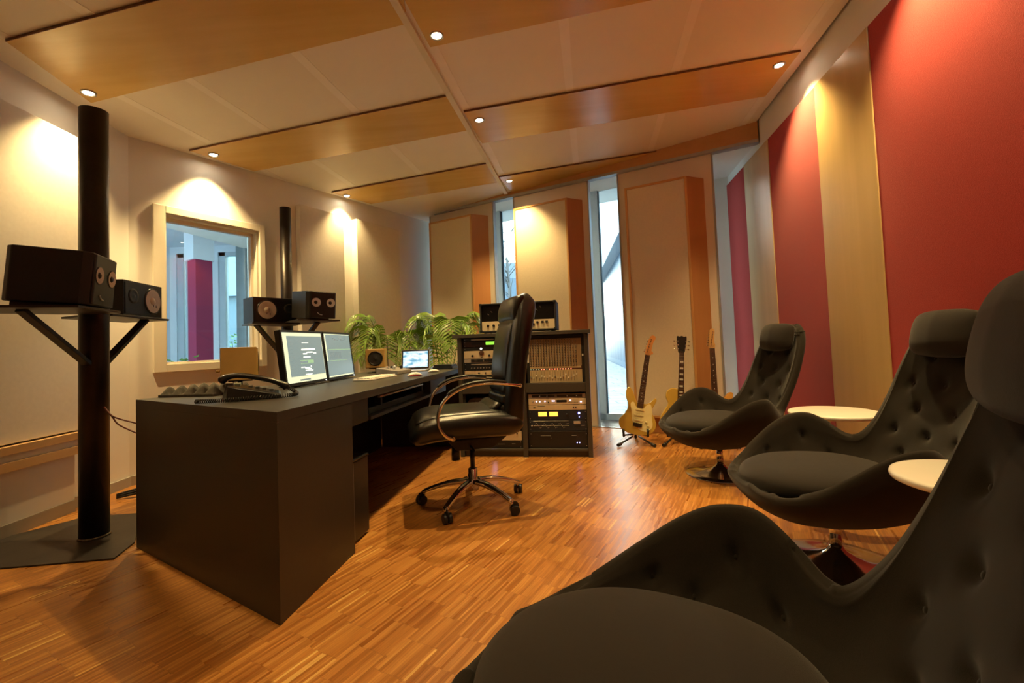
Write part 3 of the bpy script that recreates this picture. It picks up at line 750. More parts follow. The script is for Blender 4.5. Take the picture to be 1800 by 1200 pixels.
n1 = R_(22); c1 = Vector((-2.0, 2.15, 0)); wv = Vector((-math.sin(n1), math.cos(n1), 0))
b1.location = c1+wv*.14+UP*(SZ+.001); b1.rotation_euler = (0, R_(4.5), n1)
b1.location -= Vector((math.cos(n1), math.sin(n1), 0))*.008
def small_speaker(loc, rot, flip, label):
    rt = thing('bookshelf_monitor', label, 'speaker', loc, rot, 'black box monitors with one white cone')
    d, w, h = .19, .375, .212
    m = MB(); m.box((-d, -w/2, 0), (0, w/2, h)); m.build('cabinet', SPK, rt, bevel=.0025)
    MB().box((.0002, -w/2+.012, .012), (.004, w/2-.012, h-.012)).build('baffle', SPF, rt, bevel=.001)
    s_ = 1 if flip else -1; y = s_*.080; z = h/2
    disc_x(MB(), .004, y, z, [(.084, 0), (.083, .003), (.079, .006), (.074, .006)], 40).build('surround', SURR, rt)
    c = disc_x(MB(), .004, y, z, [(.074, .006), (.070, .007), (.030, .002), (.001, .002)], 40).build('cone', CONE, rt)
    disc_x(MB(), .003, y, z, [(.026, .003), (.022, .008), (.010, .012), (.001, .013)], 24).build('dust_cap', mat('paper_cap', (.58, .50, .42), .8), c)
    for dy, dz, l in ((-.006, -.030, .014), (.020, -.034, .018)): MB().box((.0135, y+dy-.0022, z+dz-l/2), (.015, y+dy+.0022, z+dz+l/2)).build('wire_lead', BLACKM, c)
    disc_x(MB(), .004, -s_*.105, z+.015, [(.045, 0), (.044, .004), (.030, .004), (.026, .001), (.010, .006), (.001, .007)], 32).build('tweeter', SURR, rt)
    return rt
n2 = R_(9); small_speaker(Vector((-2.30, 2.84, SZ)), n2, True, 'black box monitor with one white cone, on the near stand')
# far stand
fx, fy = -2.125, 4.30
SZ2 = SZ-.02
fsh1 = [(-2.33, 3.92), (-2.09, 3.66), (-1.86, 3.99), (-1.99, 4.20), (-2.14, 4.26)]
fsh2 = [(-2.00, 3.97), (-1.72, 3.66), (-1.49, 3.95), (-1.80, 4.20), (-2.05, 4.27)]
stand(fx, fy, 2.33, [(-2.35, 4.02), (-1.75, 3.95), (-1.70, 4.3), (-1.95, 4.52), (-2.18, 4.45)], [(fsh1, SZ), (fsh2, SZ+.012)], [((-2.17, 3.86, SZ-.013), (-2.13, 4.25, .90)), ((-1.70, 3.98, SZ-.001), (-2.08, 4.28, .90))], .050, 'far steel tube stand with shelves, behind the computer screens')
a2 = math.atan2(-.61, .79)
wf2 = Vector((.61, .79, 0)); nf = Vector((.79, -.61, 0))
small_speaker(Vector((-2.10, 3.70, SZ))+wf2*.188+nf*-.01, a2, False, 'black box monitor with one white cone, on the far stand')
b2 = dup(b1, Vector((-1.67, 3.70, SZ+.013))+wf2*.14, (0, R_(4.5), a2), 'black two-cone studio monitor on the far stand, above the screens')

b2.scale = (.90, .96, .88)
# cables from near pole to desk
cb = MB()
p0 = aty(183, 715, 2.45); 
pp = aty(236, 744, 2.36); p2 = aty(236, 765, 2.36)
cb.tube(smoothpath([p0, aty(196, 730, 2.42), aty(214, 737, 2.39), pp+Vector((.06, .02, -.02))], 6), .004, 8)
cb.tube(smoothpath([p0, aty(198, 733, 2.42), aty(212, 748, 2.39), p2+Vector((.06, .02, -.02))], 6), .004, 8)
tag(cb.build('speaker_cable', PINKC), 'twin red-brown cable running from the near pole to the desk', 'cable')

# ------------------------------------------------------------------ things on the desk
SCR1 = None
def screen_mat(name, kind):
    m, t, b = nt(name); N = t.nodes; L = t.links
    tc = N.new('ShaderNodeTexCoord'); bk = N.new('ShaderNodeTexBrick'); L.new(tc.outputs['Generated'], bk.inputs[0])
    nz = N.new('ShaderNodeTexNoise'); L.new(tc.outputs['Generated'], nz.inputs['Vector']); nz.inputs['Scale'].default_value = 4 if kind == 'pic' else 25
    rp = N.new('ShaderNodeValToRGB'); L.new(nz.outputs[0], rp.inputs[0]); e = rp.color_ramp.elements
    if kind == 'pic':
        nz.inputs['Detail'].default_value = 6; e[0].position = .35; e[0].color = (.10, .30, .42, 1); e[1].position = .6; e[1].color = (.75, .88, .95, 1)
    else:
        e[0].color = (.155, .20, .18, 1); e[1].color = (.17, .215, .20, 1)
    L.new(rp.outputs[0], b.inputs['Emission Color']); b.inputs['Emission Strength'].default_value = 1.0
    setp(b, Roughness=.25); b.inputs['Base Color'].default_value = (.02, .02, .02, 1); return m
SGREY = screen_mat('daw_window_grey', 'daw'); SLIGHT = emis('daw_toolbar_light', (.50, .55, .37), .95); SWHITE = emis('daw_clip_white', (.9, .95, .85), 1.0)
SGREEN = emis('daw_track_green', (.22, .36, .20), .9); SDIM = emis('daw_dim_line', (.12, .15, .15), .9)
def monitor(loc, rot, label, kind):
    """origin under the centre of the screen; screen faces +x"""
    rt = thing('computer_monitor', label, 'screen', loc, rot, 'twin computer screens on the desk')
    w, h, z0 = .465, .335, .010; T = R_(-7)
    Mt = Matrix.Translation((0, 0, z0)) @ Matrix.Rotation(T, 4, 'Y')
    MB().box((-.035, -w/2, 0), (-.002, w/2, h), Mt).build('housing', BLACKP, rt, bevel=.004)
    m = MB(); e = .014
    m.box((-.0018, -w/2, 0), (.004, w/2, e+.004), Mt); m.box((-.0018, -w/2, h-e), (.004, w/2, h), Mt); m.box((-.0018, -w/2, e+.004), (.004, -w/2+e, h-e), Mt); m.box((-.0018, w/2-e, e+.004), (.004, w/2, h-e), Mt)
    m.build('bezel', BLACKP, rt, bevel=.001)
    W_, H_ = w-2*e, h-2*e-.004
    s = MB().box((-.0015, -w/2+e, e+.004), (.001, w/2-e, h-e), Mt).build('display', SLIGHT if kind == 1 else SGREY, rt)
    def q(u0, v0, u1, v1, mm, lift=.0014):
        y0 = -w/2+e+u0*W_; y1 = -w/2+e+u1*W_; za = h-e-v1*H_; zb_ = h-e-v0*H_
        m.m(mm).box((.0011, y0, za), (lift, y1, zb_), Mt)
    # the screen is seen from its right hand side: y grows to the right on the picture
    m = MB()
    if kind == 1:
        q(.10, .07, .99, .88, SGREY); 
        for u0, v0, u1, v1 in ((.42,.33,.78,.36),(.45,.42,.55,.445),(.54,.395,.70,.42),(.72,.42,.80,.44),(.45,.49,.63,.515),(.36,.70,.46,.72),(.45,.715,.58,.735),(.46,.74,.62,.755),(.46,.77,.60,.785),(.60,.775,.66,.79),(.60,.69,.63,.71),(.45,.85,.62,.87)):
            q(u0, v0, u1, v1, SWHITE, .0018)
        q(.36, .565, .70, .58, SGREEN, .0018); q(.55, .58, .70, .625, SGREEN, .0018); q(.36, .63, .70, .64, SGREEN, .0018)
        for i in range(9): q(.12, .12+i*.075, .20, .125+i*.075, SDIM, .0018)
        for i in range(6): q(.45+.03*i, .20, .465+.03*i, .215, SWHITE, .0018)
        q(.30, .945, .56, .975, SDIM, .0018)
    else:
        q(.0, .0, .055, .62, SLIGHT); q(.0, .0, 1, .02, SLIGHT); q(0, .97, 1, 1, SLIGHT)
        q(.10, .36, .98, .375, SGREEN, .0018); q(.10, .62, .80, .63, SGREEN, .0018)
        for i in range(14): q(.15+.03*i, .43, .16+.03*i, .58, SDIM, .0018)
        for i in range(7): q(.30+.08*i, .10+.02*(i % 3), .34+.08*i, .125+.02*(i % 3), SDIM, .0018)
    m.build('window_content', None, s)
    MB().box((.0045, w/2-.03, .006), (.0055, w/2-.024, .010), Mt).build('power_light', emis('white_led', (1, 1, 1), 8), rt)
    MB().box((-.07, -.03, .0062), (-.048, .03, .14)).build('stand_neck', BLACKP, rt, bevel=.003)
    MB().box((-.13, -.11, 0), (.012, .11, .006)).build('stand_foot', BLACKP, rt, bevel=.002)
    return rt
mA, mB_, mC = atz(504, 684, HD), atz(585, 670, HD), atz(647, 657, HD)
ad = math.atan2(-(mB_-mA).x, (mB_-mA).y)
d1 = Vector((mB_.x-mA.x, mB_.y-mA.y, 0)).normalized()
q1 = Vector((mA.x, mA.y, HD))+d1*.2325
monitor(q1, math.atan2(d1.y, d1.x)-PI/2, 'left computer screen with white blocks on a grey window', 1)
d2 = D(2.0)
q2 = Vector((mA.x, mA.y, HD))+d1*.475+d2*.2325
monitor(q2, math.atan2(d2.y, d2.x)-PI/2, 'right computer screen with a mostly empty grey window', 2)

def ondesk(px, py): return atz(px, py, HD)
# keyboard
k0 = ondesk(622, 668); kd = D(12)
kb = thing('keyboard', 'white low computer keyboard in front of the right screen', 'keyboard', Vector((-1.02, 3.05, HD)), R_(-10))
KW = mat('ivory_plastic', (.70, .66, .60), .45, var=.03)
MB().box((-.065, 0, 0), (.065, .42, .012)).build('base', KW, kb, bevel=.004)
m = MB()
for i in range(5):
    for j in range(15): m.box((-.058+i*.0235, .008+j*.027, .0122), (-.038+i*.0235, .031+j*.027, .019))
ks = m.build('keycaps', KW, kb, bevel=.0015, seg=1); ks['kind'] = 'stuff'
def mouse(loc, rot, label, base, s=1.0):
    rt = thing('computer_mouse', label, 'mouse', loc, rot)
    secs = []
    for i in range(9):
        t = i/8; y = -.055+.11*t; r = math.sin(PI*min(max(t, .02), .98))**.5
        secs.append(((0, y*s, .014*s*r+.001), (1, 0, 0), (0, 0, 1), .030*s*r, .015*s*r, 2.4))
    MB().loft(secs, 20).build('shell', mat('white_glossy_plastic', (.80, .76, .72), .2), rt)
    if base: MB().loft([((.0, -.045*s+.09*s*i/6, .006*s), (1, 0, 0), (0, 0, 1), .031*s*math.sin(PI*(.12+.76*i/6))**.5, .005*s, 2.2) for i in range(7)], 20).build('red_base', mat('red_translucent_plastic', (.45, .01, .02), .25), rt)['label'] = 'red lower shell'
    return rt
mouse(ondesk(729, 661)+UP*.001, R_(-60), 'white and red computer mouse on the desk', True, 1.0)
mouse(ondesk(762, 654)+UP*.001, R_(-70), 'flat white mouse beside the laptop', False, .85)
# laptop
lp = thing('laptop', 'small open silver laptop showing a pale blue landscape', 'laptop', Vector((-.905, 4.20, HD)), R_(30-90+62))
SILV = mat('silver_aluminium_case', (.55, .53, .50), .35, .7, var=.04)
MB().box((-.13, -.20, 0), (.13, 0, .012)).build('base', SILV, lp, bevel=.003)
Ml = Matrix.Translation((0, .002, .012)) @ Matrix.Rotation(R_(-14), 4, 'X')
MB().box((-.13, 0, 0), (.13, .006, .185), Ml).build('lid', SILV, lp, bevel=.002)
MB().box((-.125, -.0015, .004), (.125, -.0002, .181), Ml).build('bezel', BLACKP, lp)
MB().box((-.113, -.0025, .018), (.113, -.0016, .168), Ml).build('display', screen_mat('landscape_picture', 'pic'), lp)
MB().box((-.115, -.09, .0122), (.115, -.012, .0135)).build('keys', BLACKP, lp)
# control surface box
cbx = thing('monitor_controller', 'small grey desktop control box with knobs and switches', 'controller', Vector((-.99, 3.80, HD)), R_(-12))
GREYP = mat('grey_plastic_case', (.22, .20, .18), .5)
MB().hexa([Vector(p) for p in ((-.10, -.13, 0), (.09, -.13, 0), (.09, .13, 0), (-.10, .13, 0), (-.10, -.13, .055), (.09, -.13, .030), (.09, .13, .030), (-.10, .13, .055))]).build('case', GREYP, cbx, bevel=.004)
for i, (x, y) in enumerate(((-.04, -.05), (-.04, .02), (.02, -.05), (.03, .06), (-.04, .08))):
    MB().lathe([(.012, .040), (.012, .060), (.010, .064), (.001, .064)], 16, o=(x, y, 0)).build('knob', BLACKP if i % 2 else ALU, cbx)
# black box at the far end of the desk
bb = thing('junction_box', 'flat black equipment box at the far end of the desk by the rack', 'box', Vector((-.62, 3.70, HD)), R_(-9))
bb.location = Vector((-.86, 3.93+.0, HD)); bb.location = dl(-.135, 2.68, HD)
MB().box((-.10, -.10, 0), (.09, .09, .022)).build('lower_case', BLACKP, bb, bevel=.002); MB().box((-.09, -.09, .0225), (.08, .08, .042)).build('upper_case', BLACKP, bb, bevel=.002)
# cube speakers
CUBEW = wood('honey_veneer_cube', (.48, .30, .085), (.56, .37, .12), .4, 'Y')
def cube_speaker(loc, rot, label, foot):
    rt = thing('cube_speaker', label, 'speaker', loc, rot, 'wood-cased cube speakers')
    s = .086
    MB().box((-.165, -s, foot), (0, s, foot+2*s)).build('cabinet', CUBEW, rt, bevel=.003)
    MB().box((.0003, -s+.006, foot+.006), (.006, s-.006, foot+2*s-.006)).build('baffle', CUBEW, rt, bevel=.002)
    disc_x(MB(), .006, 0, foot+s, [(.066, 0), (.064, .005), (.056, .006), (.052, .002)], 36).build('surround', SURR, rt)
    disc_x(MB(), .006, 0, foot+s, [(.052, .002), (.022, .001), (.018, .003), (.001, .006)], 36).build('cone', BLACKM, rt)
    MB().box((-.13, -.06, foot-.008), (-.02, .06, foot-.0003)).build('underside_pad', BLACKM, rt)
    m = MB().cyl((-.075, 0, .004), (-.075, 0, foot-.008), .012, 14); m.lathe([(.045, 0), (.045, .004), (.012, .006)], 24, o=(-.075, 0, 0)); m.build('stand', BLACKM, rt)
    MB().cyl((-.166, -.05, foot+.05), (-.185, -.05, foot+.05), .006, 12).build('terminal', mat('brass_terminal', (.7, .45, .15), .25, 1), rt)
    return rt
cs = cube_speaker(Vector((-1.405, 2.50, HD)), R_(33), 'honey wood cube speaker turned away, behind the telephone', .075)
cube_speaker(Vector((-1.235, 4.085, HD)), R_(-80), 'honey wood cube speaker with black cone beside the right screen', .04)
cc0 = aty(421, 672, 2.46); cs.location = Vector((cc0.x+.078*math.cos(R_(33)), cc0.y+.078*math.sin(R_(33)), HD))
cw = MB(); base = Vector(cs.location)
cwp = [base+Vector((-.08, -.05, .125)), base+Vector((-.085, -.07, .09)), base+Vector((-.06, -.09, .03)), base+Vector((-.01, -.10, .006)), base+Vector((.08, -.08, .006))]
tag(cw.tube(smoothpath(cwp, 6), .004, 8).build('speaker_cable', PINKC), 'thin red cable hanging from the wooden cube speaker onto the desk', 'cable')
# egg-crate foam on the desk
FOAM = mat('grey_acoustic_foam', (.10, .09, .075), .95, var=.15, nscale=60)
fmR = thing('acoustic_foam', 'grey pyramid acoustic foam offcut lying on the back of the desk', 'foam', (0, 0, 0))
def foamf(u, v):
    a = dl(-1.09, .72, 0); b = dl(-.66, .85, 0)   # along, local
    p = dl(-1.10+.32*u, .60+.02+.30*v, HD)
    return p+UP*(.012+.042*abs(math.sin(u*PI*5))**1.0*abs(math.sin(v*PI*4)))
m = MB(); m.grid(foamf, 71, 33)
for f in range(len(m.sm)): m.sm[f] = False
o = m.build('pyramids', FOAM, fmR)
x0, y0 = -1.10, .62
mm = MB(); pts = [dl(-1.10, .62, HD+.0005), dl(-.78, .62, HD+.0005), dl(-.78, .92, HD+.0005), dl(-1.10, .92, HD+.0005)]
mm.slab(pts, UP*.012).build('base_sheet', FOAM, fmR)
fmR.location = (0, 0, 0)
# telephone
ph = thing('telephone', 'black corded desk telephone with coiled cord at the front of the desk', 'telephone', atz(449, 699, HD), R_(118))
ph.scale = (1.12, 1.12, 1.12)
PHG = mat('glossy_black_phone', (.012, .012, .012), .22, var=.1)
# base wedge: x along the handset, y away
MB().hexa([Vector(p) for p in ((-.11, -.10, 0), (.11, -.10, 0), (.11, .10, 0), (-.11, .10, 0), (-.105, -.095, .018), (.105, -.095, .018), (.105, .095, .065), (-.105, .095, .065))]).build('base', PHG, ph, bevel=.006)
MB().hexa([Vector(p) for p in ((-.03, .05, 0), (.03, .05, 0), (.03, .12, 0), (-.03, .12, 0), (-.02, .08, .07), (.02, .08, .07), (.02, .105, .07), (-.02, .105, .07))]).build('rear_foot', mat('grey_foot', (.16, .15, .14), .4), ph, bevel=.003)
hs = [(-.03, -.122, .038), (-.03, -.105, .050), (-.03, -.065, .070), (-.03, 0, .090), (-.03, .06, .100), (-.03, .10, .095), (-.03, .125, .078)]
Hs = smoothpath(hs, 4)
secs = []
for i, p in enumerate(Hs):
    t = i/(len(Hs)-1); tg = (Hs[min(i+1, len(Hs)-1)]-Hs[max(i-1, 0)]).normalized(); rx = Vector((1, 0, 0)); uu = rx.cross(tg).normalized()
    fat_ = 1+.55*math.exp(-((t-.06)/.12)**2)+.55*math.exp(-((t-.94)/.12)**2)
    if i in (0, len(Hs)-1): fat_ *= .55
    secs.append((p, rx, uu, .021*(.75+.25*fat_), .011*fat_, 2.6))
MB().loft(secs, 20).build('handset', PHG, ph)
kp = MB()
for i in range(4):
    for j in range(3):
        y = -.06+i*.026; x = .03+j*.022; z = .018+(y+.095)/.19*.047
        kp.box((x-.007, y-.008, z-.002), (x+.007, y+.008, z+.006))
kpo = kp.build('keypad', mat('dark_grey_keys', (.05, .05, .05), .4), ph, bevel=.001, seg=1)
MB().box((.015, .055, .055), (.09, .085, .064)).build('display', mat('lcd_grey', (.18, .20, .16), .3), ph)
cordp = [(-.02, -.118, .040), (-.05, -.155, .014), (-.11, -.14, .011), (-.135, -.07, .011), (-.128, .02, .011), (-.14, .09, .011), (-.12, .15, .011), (-.09, .20, .011)]
cc = smoothpath(cordp, 60); coil = []; x = None
for i, p in enumerate(cc):
    tg = (cc[min(i+1, len(cc)-1)]-cc[max(i-1, 0)]).normalized(); sx = tg.cross(UP).normalized(); sz = sx.cross(tg)
    a = i*2*PI/7; coil.append(p+(sx*math.cos(a)+sz*math.sin(a))*.0075)
MB().tube(coil, .0018, 5).build('coiled_cord', PHG, ph)

# ------------------------------------------------------------------ rack furniture
RKA = math.atan2(3.748-3.937, .621+.481)
rk = thing('equipment_rack', 'two-bay anthracite equipment cabinet full of audio gear', 'rack cabinet', (-.481, 3.937, 0), RKA)
RW_, RH, RDp = 1.118, 1.015, .50
mb = MB().box((-.035, -.03, RH), (RW_+.02, RDp, RH+.03)).build('top_board', RACKM, rk, bevel=.002)
for x0, x1, nm in ((0, .036, 'side_panel'), (.545, .585, 'divider'), (RW_-.036, RW_, 'side_panel')):
    MB().box((x0, 0, 0), (x1, RDp-.01, RH-.0005)).build(nm, RACKM, rk, bevel=.002)
for x0, x1 in ((.0365, .5445), (.5855, RW_-.0365)):
    MB().box((x0, .003, .05), (x1, RDp-.02, .068)).build('bottom_shelf', RACKM, rk, bevel=.0015)
    MB().box((x0, .025, 0), (x1, .045, .0495)).build('plinth', RACKM, rk)
    MB().box((x0, .004, .535), (x1, RDp-.02, .612)).build('middle_panel', RACKM, rk, bevel=.0015)
    MB().box((x0, RDp-.019, .0685), (x1, RDp-.01, RH-.001)).build('back_panel', BLACKM, rk)
for x0 in (.0365, .532, .5855, 1.069):
    MB().box((x0, .035, .0685), (x0+.012, .05, .5345)).build('rack_rail', BLACKM, rk)
    if x0 < .55: MB().box((x0, .035, .6125), (x0+.012, .05, RH-.001)).build('rack_rail', BLACKM, rk)
MR = Matrix.Translation((-.481, 3.937, 0)) @ Matrix.Rotation(RKA, 4, 'Z')
SILF = mat('champagne_faceplate', (.70, .58, .38), .45, .1, var=.03)
SILG = mat('silver_faceplate', (.45, .40, .34), .4, .2, var=.04)
BLUEF = mat('dark_blue_faceplate', (.016, .024, .038), .4)
BLF = mat('black_faceplate', (.012, .012, .013), .4)
LBLUE = emis('blue_led', (.25, .25, 1.0), 14); LWH = emis('violet_white_led', (.7, .6, 1.0), 6); LRED = emis('red_led', (1, .18, .08), 3.0); LGRN = emis('green_lcd', (.25, .75, .05), 1.0); AMB = emis('amber_meter', (1, .42, .05), 1.5); LWHT = emis('white_led_round', (1, 1, .85), 5)
KN = BLACKP
def unit(name, label, cat, bay, z0, z1, face, depth=.30, parts=(), ears=True, y=.030, w=None, x=None):
    """rack device: parts are (kind, u, v, size[, material]) on the face, u and v from 0 to 1"""
    X0 = {0: .0505, 1: .5995}[bay] if x is None else x; Wd = .480 if w is None else w
    if bay == 0: Wd = min(Wd, .4795)
    loc = MR @ Vector((X0, y, z0)); rt = thing(name, label, cat, loc, RKA)
    h = z1-z0-.003
    MB().box((0, 0, 0), (Wd, .004, h)).build('faceplate', face, rt, bevel=.001, seg=1)
    MB().box((.02, .0045, .002), (Wd-.02, depth, h-.002)).build('chassis', BLACKM, rt)
    if ears:
        for u in (.007, Wd-.013):
            for v in ((.15, .85) if h > .03 else (.5,)): MB().cyl((u+.003, .0, v*h), (u+.003, -.002, v*h), .003, 8).build('screw', ALU, rt)
    for p in parts:
        kind, u, v, s = p[:4]; mm = p[4] if len(p) > 4 else None
        x_, z_ = u*Wd, v*h
        Mk = Matrix(((1, 0, 0), (0, 0, -1), (0, 1, 0)))
        if kind == 'knob': MB().lathe([(s, 0), (s*.95, .014), (s*.7, .017), (.0005, .017)], 18, o=(x_, -.0003, z_), M=Mk).build('knob', mm or KN, rt)
        elif kind == 'led': MB().lathe([(s, 0), (s*.8, .003), (.0003, .004)], 12, o=(x_, -.0003, z_), M=Mk).build('indicator_light', mm or LBLUE, rt)
        elif kind == 'ring': MB().lathe([(s, 0), (s, .003), (s*.55, .003), (s*.5, 0)], 20, o=(x_, -.0003, z_), M=Mk).build('indicator_light', mm or LBLUE, rt)
        elif kind in ('panel', 'display', 'button', 'slot', 'meter', 'handle'):
            sw, sh = s; MB().box((x_-sw/2, -.0035 if kind != 'handle' else -.02, z_-sh/2), (x_+sw/2, -.0003, z_+sh/2)).build(kind, mm or BLF, rt, bevel=.0005, seg=1)
    return rt
TU = 'rack unit'
# right bay, lower half
unit('preamplifier', 'narrow dark-windowed preamp at the top of the lower right bay', TU, 1, .485, .522, SILG, parts=[('panel', .5, .5, (.42, .022), BLF), ('knob', .20, .5, .005, ALU), ('knob', .33, .5, .004, ALU), ('panel', .48, .5, (.022, .02), SILG), ('knob', .68, .5, .005, ALU), ('knob', .84, .5, .004, ALU)])
unit('channel_processor', 'champagne channel strip with violet lights and a dark display', TU, 1, .430, .484, SILF, parts=[('led', .14, .55, .004, LWH), ('led', .20, .5, .004, LWH), ('led', .29, .55, .004, LWH), ('led', .42, .6, .004, LWH), ('led', .45, .6, .004, LWH), ('display', .58, .55, (.085, .02)), ('led', .73, .65, .004, LWH), ('led', .91, .4, .005, LWH), ('knob', .08, .5, .008, SILG), ('knob', .35, .4, .006)]+[('button', .70+.025*k, .35, (.006, .005)) for k in range(7)])
unit('patch_unit', 'plain champagne rack unit with two black sockets', TU, 1, .386, .429, SILF, parts=[('slot', .10, .45, (.018, .009)), ('slot', .22, .8, (.06, .004)), ('knob', .78, .5, .006), ('knob', .82, .5, .006)])
unit('compressor', 'dark blue compressor with two amber meters and a bright blue lamp', TU, 1, .302, .385, BLUEF, parts=[('meter', .24, .62, (.072, .034), AMB), ('meter', .43, .62, (.072, .034), AMB), ('knob', .66, .55, .010), ('led', .87, .68, .008, LBLUE), ('led', .87, .30, .003, LBLUE)])
unit('graphic_equalizer', 'black graphic equalizer with rows of small sliders', TU, 1, .214, .301, BLUEF, parts=[('slot', .38, .5, (.30, .002), SILG), ('slot', .38, .95, (.30, .0015), SILG), ('button', .83, .8, (.055, .022), SILG), ('button', .83, .5, (.05, .012), BLF), ('knob', .045, .5, .006, SILG), ('button', .93, .5, (.03, .004), SILG)]+[('button', .09+.0195*k, .5+.22*math.sin(k*.9), (.003, .007), SILG) for k in range(31)])
unit('power_amplifier', 'plain black amplifier with two blue lights at the bottom of the right bay', TU, 1, .0695, .212, BLF, parts=[('led', .82, .33, .0035, LBLUE), ('led', .86, .33, .0035, LBLUE), ('slot', .28, .73, (.085, .004), GREYP), ('slot', .77, .75, (.04, .005), GREYP), ('led', .37, .6, .002, SILG)])
# left bay, upper half
unit('cd_player', 'slim dark player with a silver bar at the top of the left bay', TU, 0, .985, 1.012, BLF, parts=[('slot', .35, .5, (.20, .010), SILG)])
unit('sound_module', 'dark sound module with a bright green display', TU, 0, .935, .984, mat('dark_brown_face', (.05, .02, .012), .4), parts=[('display', .50, .62, (.085, .026), LGRN), ('slot', .25, .6, (.10, .02), BLF)])
unit('audio_interface', 'black unit with one round white light', TU, 0, .905, .934, BLF, parts=[('led', .32, .5, .008, LWHT), ('button', .62, .6, (.02, .008), LWHT)])
unit('tube_compressor', 'cream tube compressor with a round meter and black knobs', TU, 0, .835, .904, SILF, parts=[('knob', .33, .70, .022, mat('brown_dial', (.10, .04, .02), .4)), ('knob', .16, .35, .010), ('knob', .47, .35, .010), ('knob', .66, .5, .010), ('knob', .85, .4, .010), ('led', .33, .15, .004, BLF)])
unit('digital_reverb', 'dark unit with silver ends and square displays', TU, 0, .800, .834, SILG, parts=[('panel', .42, .5, (.28, .024), BLF), ('display', .22, .5, (.03, .018), mat('dim_lcd', (.12, .10, .07), .4)), ('button', .36, .5, (.01, .018), SILG), ('button', .42, .5, (.01, .018), SILG)])
unit('patchbay', 'black patchbay with a pale label strip and a row of sockets', TU, 0, .735, .799, BLF, parts=[('slot', .42, .8, (.28, .007), SILG)]+[('knob', .14+.055*k, .3, .006, GREYP) for k in range(13)])
unit('microphone_preamp', 'cream preamp with a row of small dark knobs', TU, 0, .693, .734, SILF, parts=[('knob', .27+.12*k, .45, .007) for k in range(6)])
unit('patchbay', 'dark patchbay just above the wooden middle panel', TU, 0, .615, .692, BLF, parts=[('knob', .10+.07*k, .75-.4*(k % 2), .005, GREYP) for k in range(12)])
# left bay lower half
rc = thing('label_printer', 'rounded silver device with a large round knob on a shelf of the left bay', 'device', MR @ Vector((.060, .07, .36)), RKA)
MB().loft([((.10, .0+.16*i/4, .065), (1, 0, 0), (0, 0, 1), .10, .064, 4) for i in range(5)], 32).build('body', mat('pinkish_silver', (.42, .33, .28), .35, .5), rc)
Mk = Matrix(((1, 0, 0), (0, 0, -1), (0, 1, 0)))
MB().lathe([(.036, 0), (.036, .006), (.026, .007), (.026, .002)], 28, o=(.058, -.001, .065), M=Mk).build('ring', mat('dark_red_ring', (.05, .015, .012), .35), rc)
MB().lathe([(.024, .002), (.024, .012), (.020, .015), (.0005, .015)], 28, o=(.058, -.001, .065), M=Mk).build('knob', SILF, rc)
MB().box((.095, -.006, .055), (.195, -.0012, .077)).build('slot', mat('dark_red_slot', (.04, .012, .01), .35), rc)
MB().box((.0365, .003, .340), (.5445, RDp-.02, .356)).build('inner_shelf', RACKM, rk)
mx = unit('small_mixer', 'small cream mixer on the lower left shelf behind the chair', 'mixer', 0, .135, .215, SILF, parts=[('knob', .5+.06*k, .75, .006) for k in range(8)])
unit('power_conditioner', 'black unit with a glowing blue ring at the bottom of the left bay', TU, 0, .0695, .133, BLF, parts=[('ring', .50, .55, .010, emis('ring_blue', (.5, .5, 1), 9)), ('slot', .36, .55, (.06, .004), GREYP), ('slot', .63, .55, (.06, .004), GREYP), ('slot', .85, .6, (.03, .004), GREYP)])
# mixing console, upright in the right bay
mc = thing('mixing_console', 'upright mixing console packed with rows of knobs and faders', 'mixing desk', MR @ Vector((.598, .040, .614)), RKA)
MG = mat('brown_grey_console', (.36, .26, .14), .45, .1, var=.08, nscale=30); MGL = mat('cream_fader_field', (.55, .45, .26), .45, .1)
CW, CH = .482, .395
MB().box((0, 0, 0), (CW, .10, CH)).build('chassis', BLACKM, mc)
MB().box((.022, -.004, .135), (CW-.022, -.0003, CH-.03)).build('knob_field', MG, mc)
MB().box((.022, -.004, .0), (CW-.022, -.0003, .105)).build('fader_field', MGL, mc)
MB().box((.022, -.0035, .1055), (CW-.022, -.0003, .1345)).build('meter_strip', mat('meter_red_brown', (.10, .03, .02), .4), mc)
MB().box((.024, -.0045, .118), (CW-.03, -.0036, .134)).build('button_row', MGL, mc)
KC = [mat('knob_brown', (.05, .035, .02), .4), mat('knob_dark', (.008, .007, .006), .4), mat('knob_reddish', (.12, .03, .02), .4)]
CAPW = emis('knob_pointer', (.55, .48, .36), .0)
Mkx = Matrix(((1, 0, 0), (0, 0, -1), (0, 1, 0)))
for c in range(18):
    m = MB(); x_ = .032+c*.0225
    top_ = 16 if c < 16 else 13
    for r in range(17):
        z_ = .142+r*.0135
        if c >= 16 and r % 3 == 1: continue
        mm = KC[0] if r % 2 == 0 and r > 8 else (KC[2] if 4 <= r <= 8 and r % 2 else KC[1])
        m.m(mm).lathe([(.0052, 0), (.0045, .010), (.0005, .011)], 8, o=(x_, -.004, z_), M=Mkx)
        m.m(WHITET).box((x_-.0022, -.0164, z_+.0008), (x_+.0022, -.0150, z_+.0050))
    ch = m.build('channel_strip', None, mc)
    zf = .030+.035*random.random()
    f = MB(); f.m(BLACKM).box((x_-.001, -.0045, .012), (x_+.001, -.0041, .095))
    f.m(WHITET if c % 3 else ALU).box((x_-.005, -.014, zf), (x_+.005, -.0047, zf+.012)); f.build('fader', None, mc)
    if c < 16: MB().box((x_-.004, -.0042, .108), (x_+.004, -.0036, .114)).build('channel_light', LRED if c > 3 and c != 6 else SGREEN, mc)
MB().box((.004, -.003, .17), (.018, -.0003, .24)).build('paper_label', WHITET, mc)
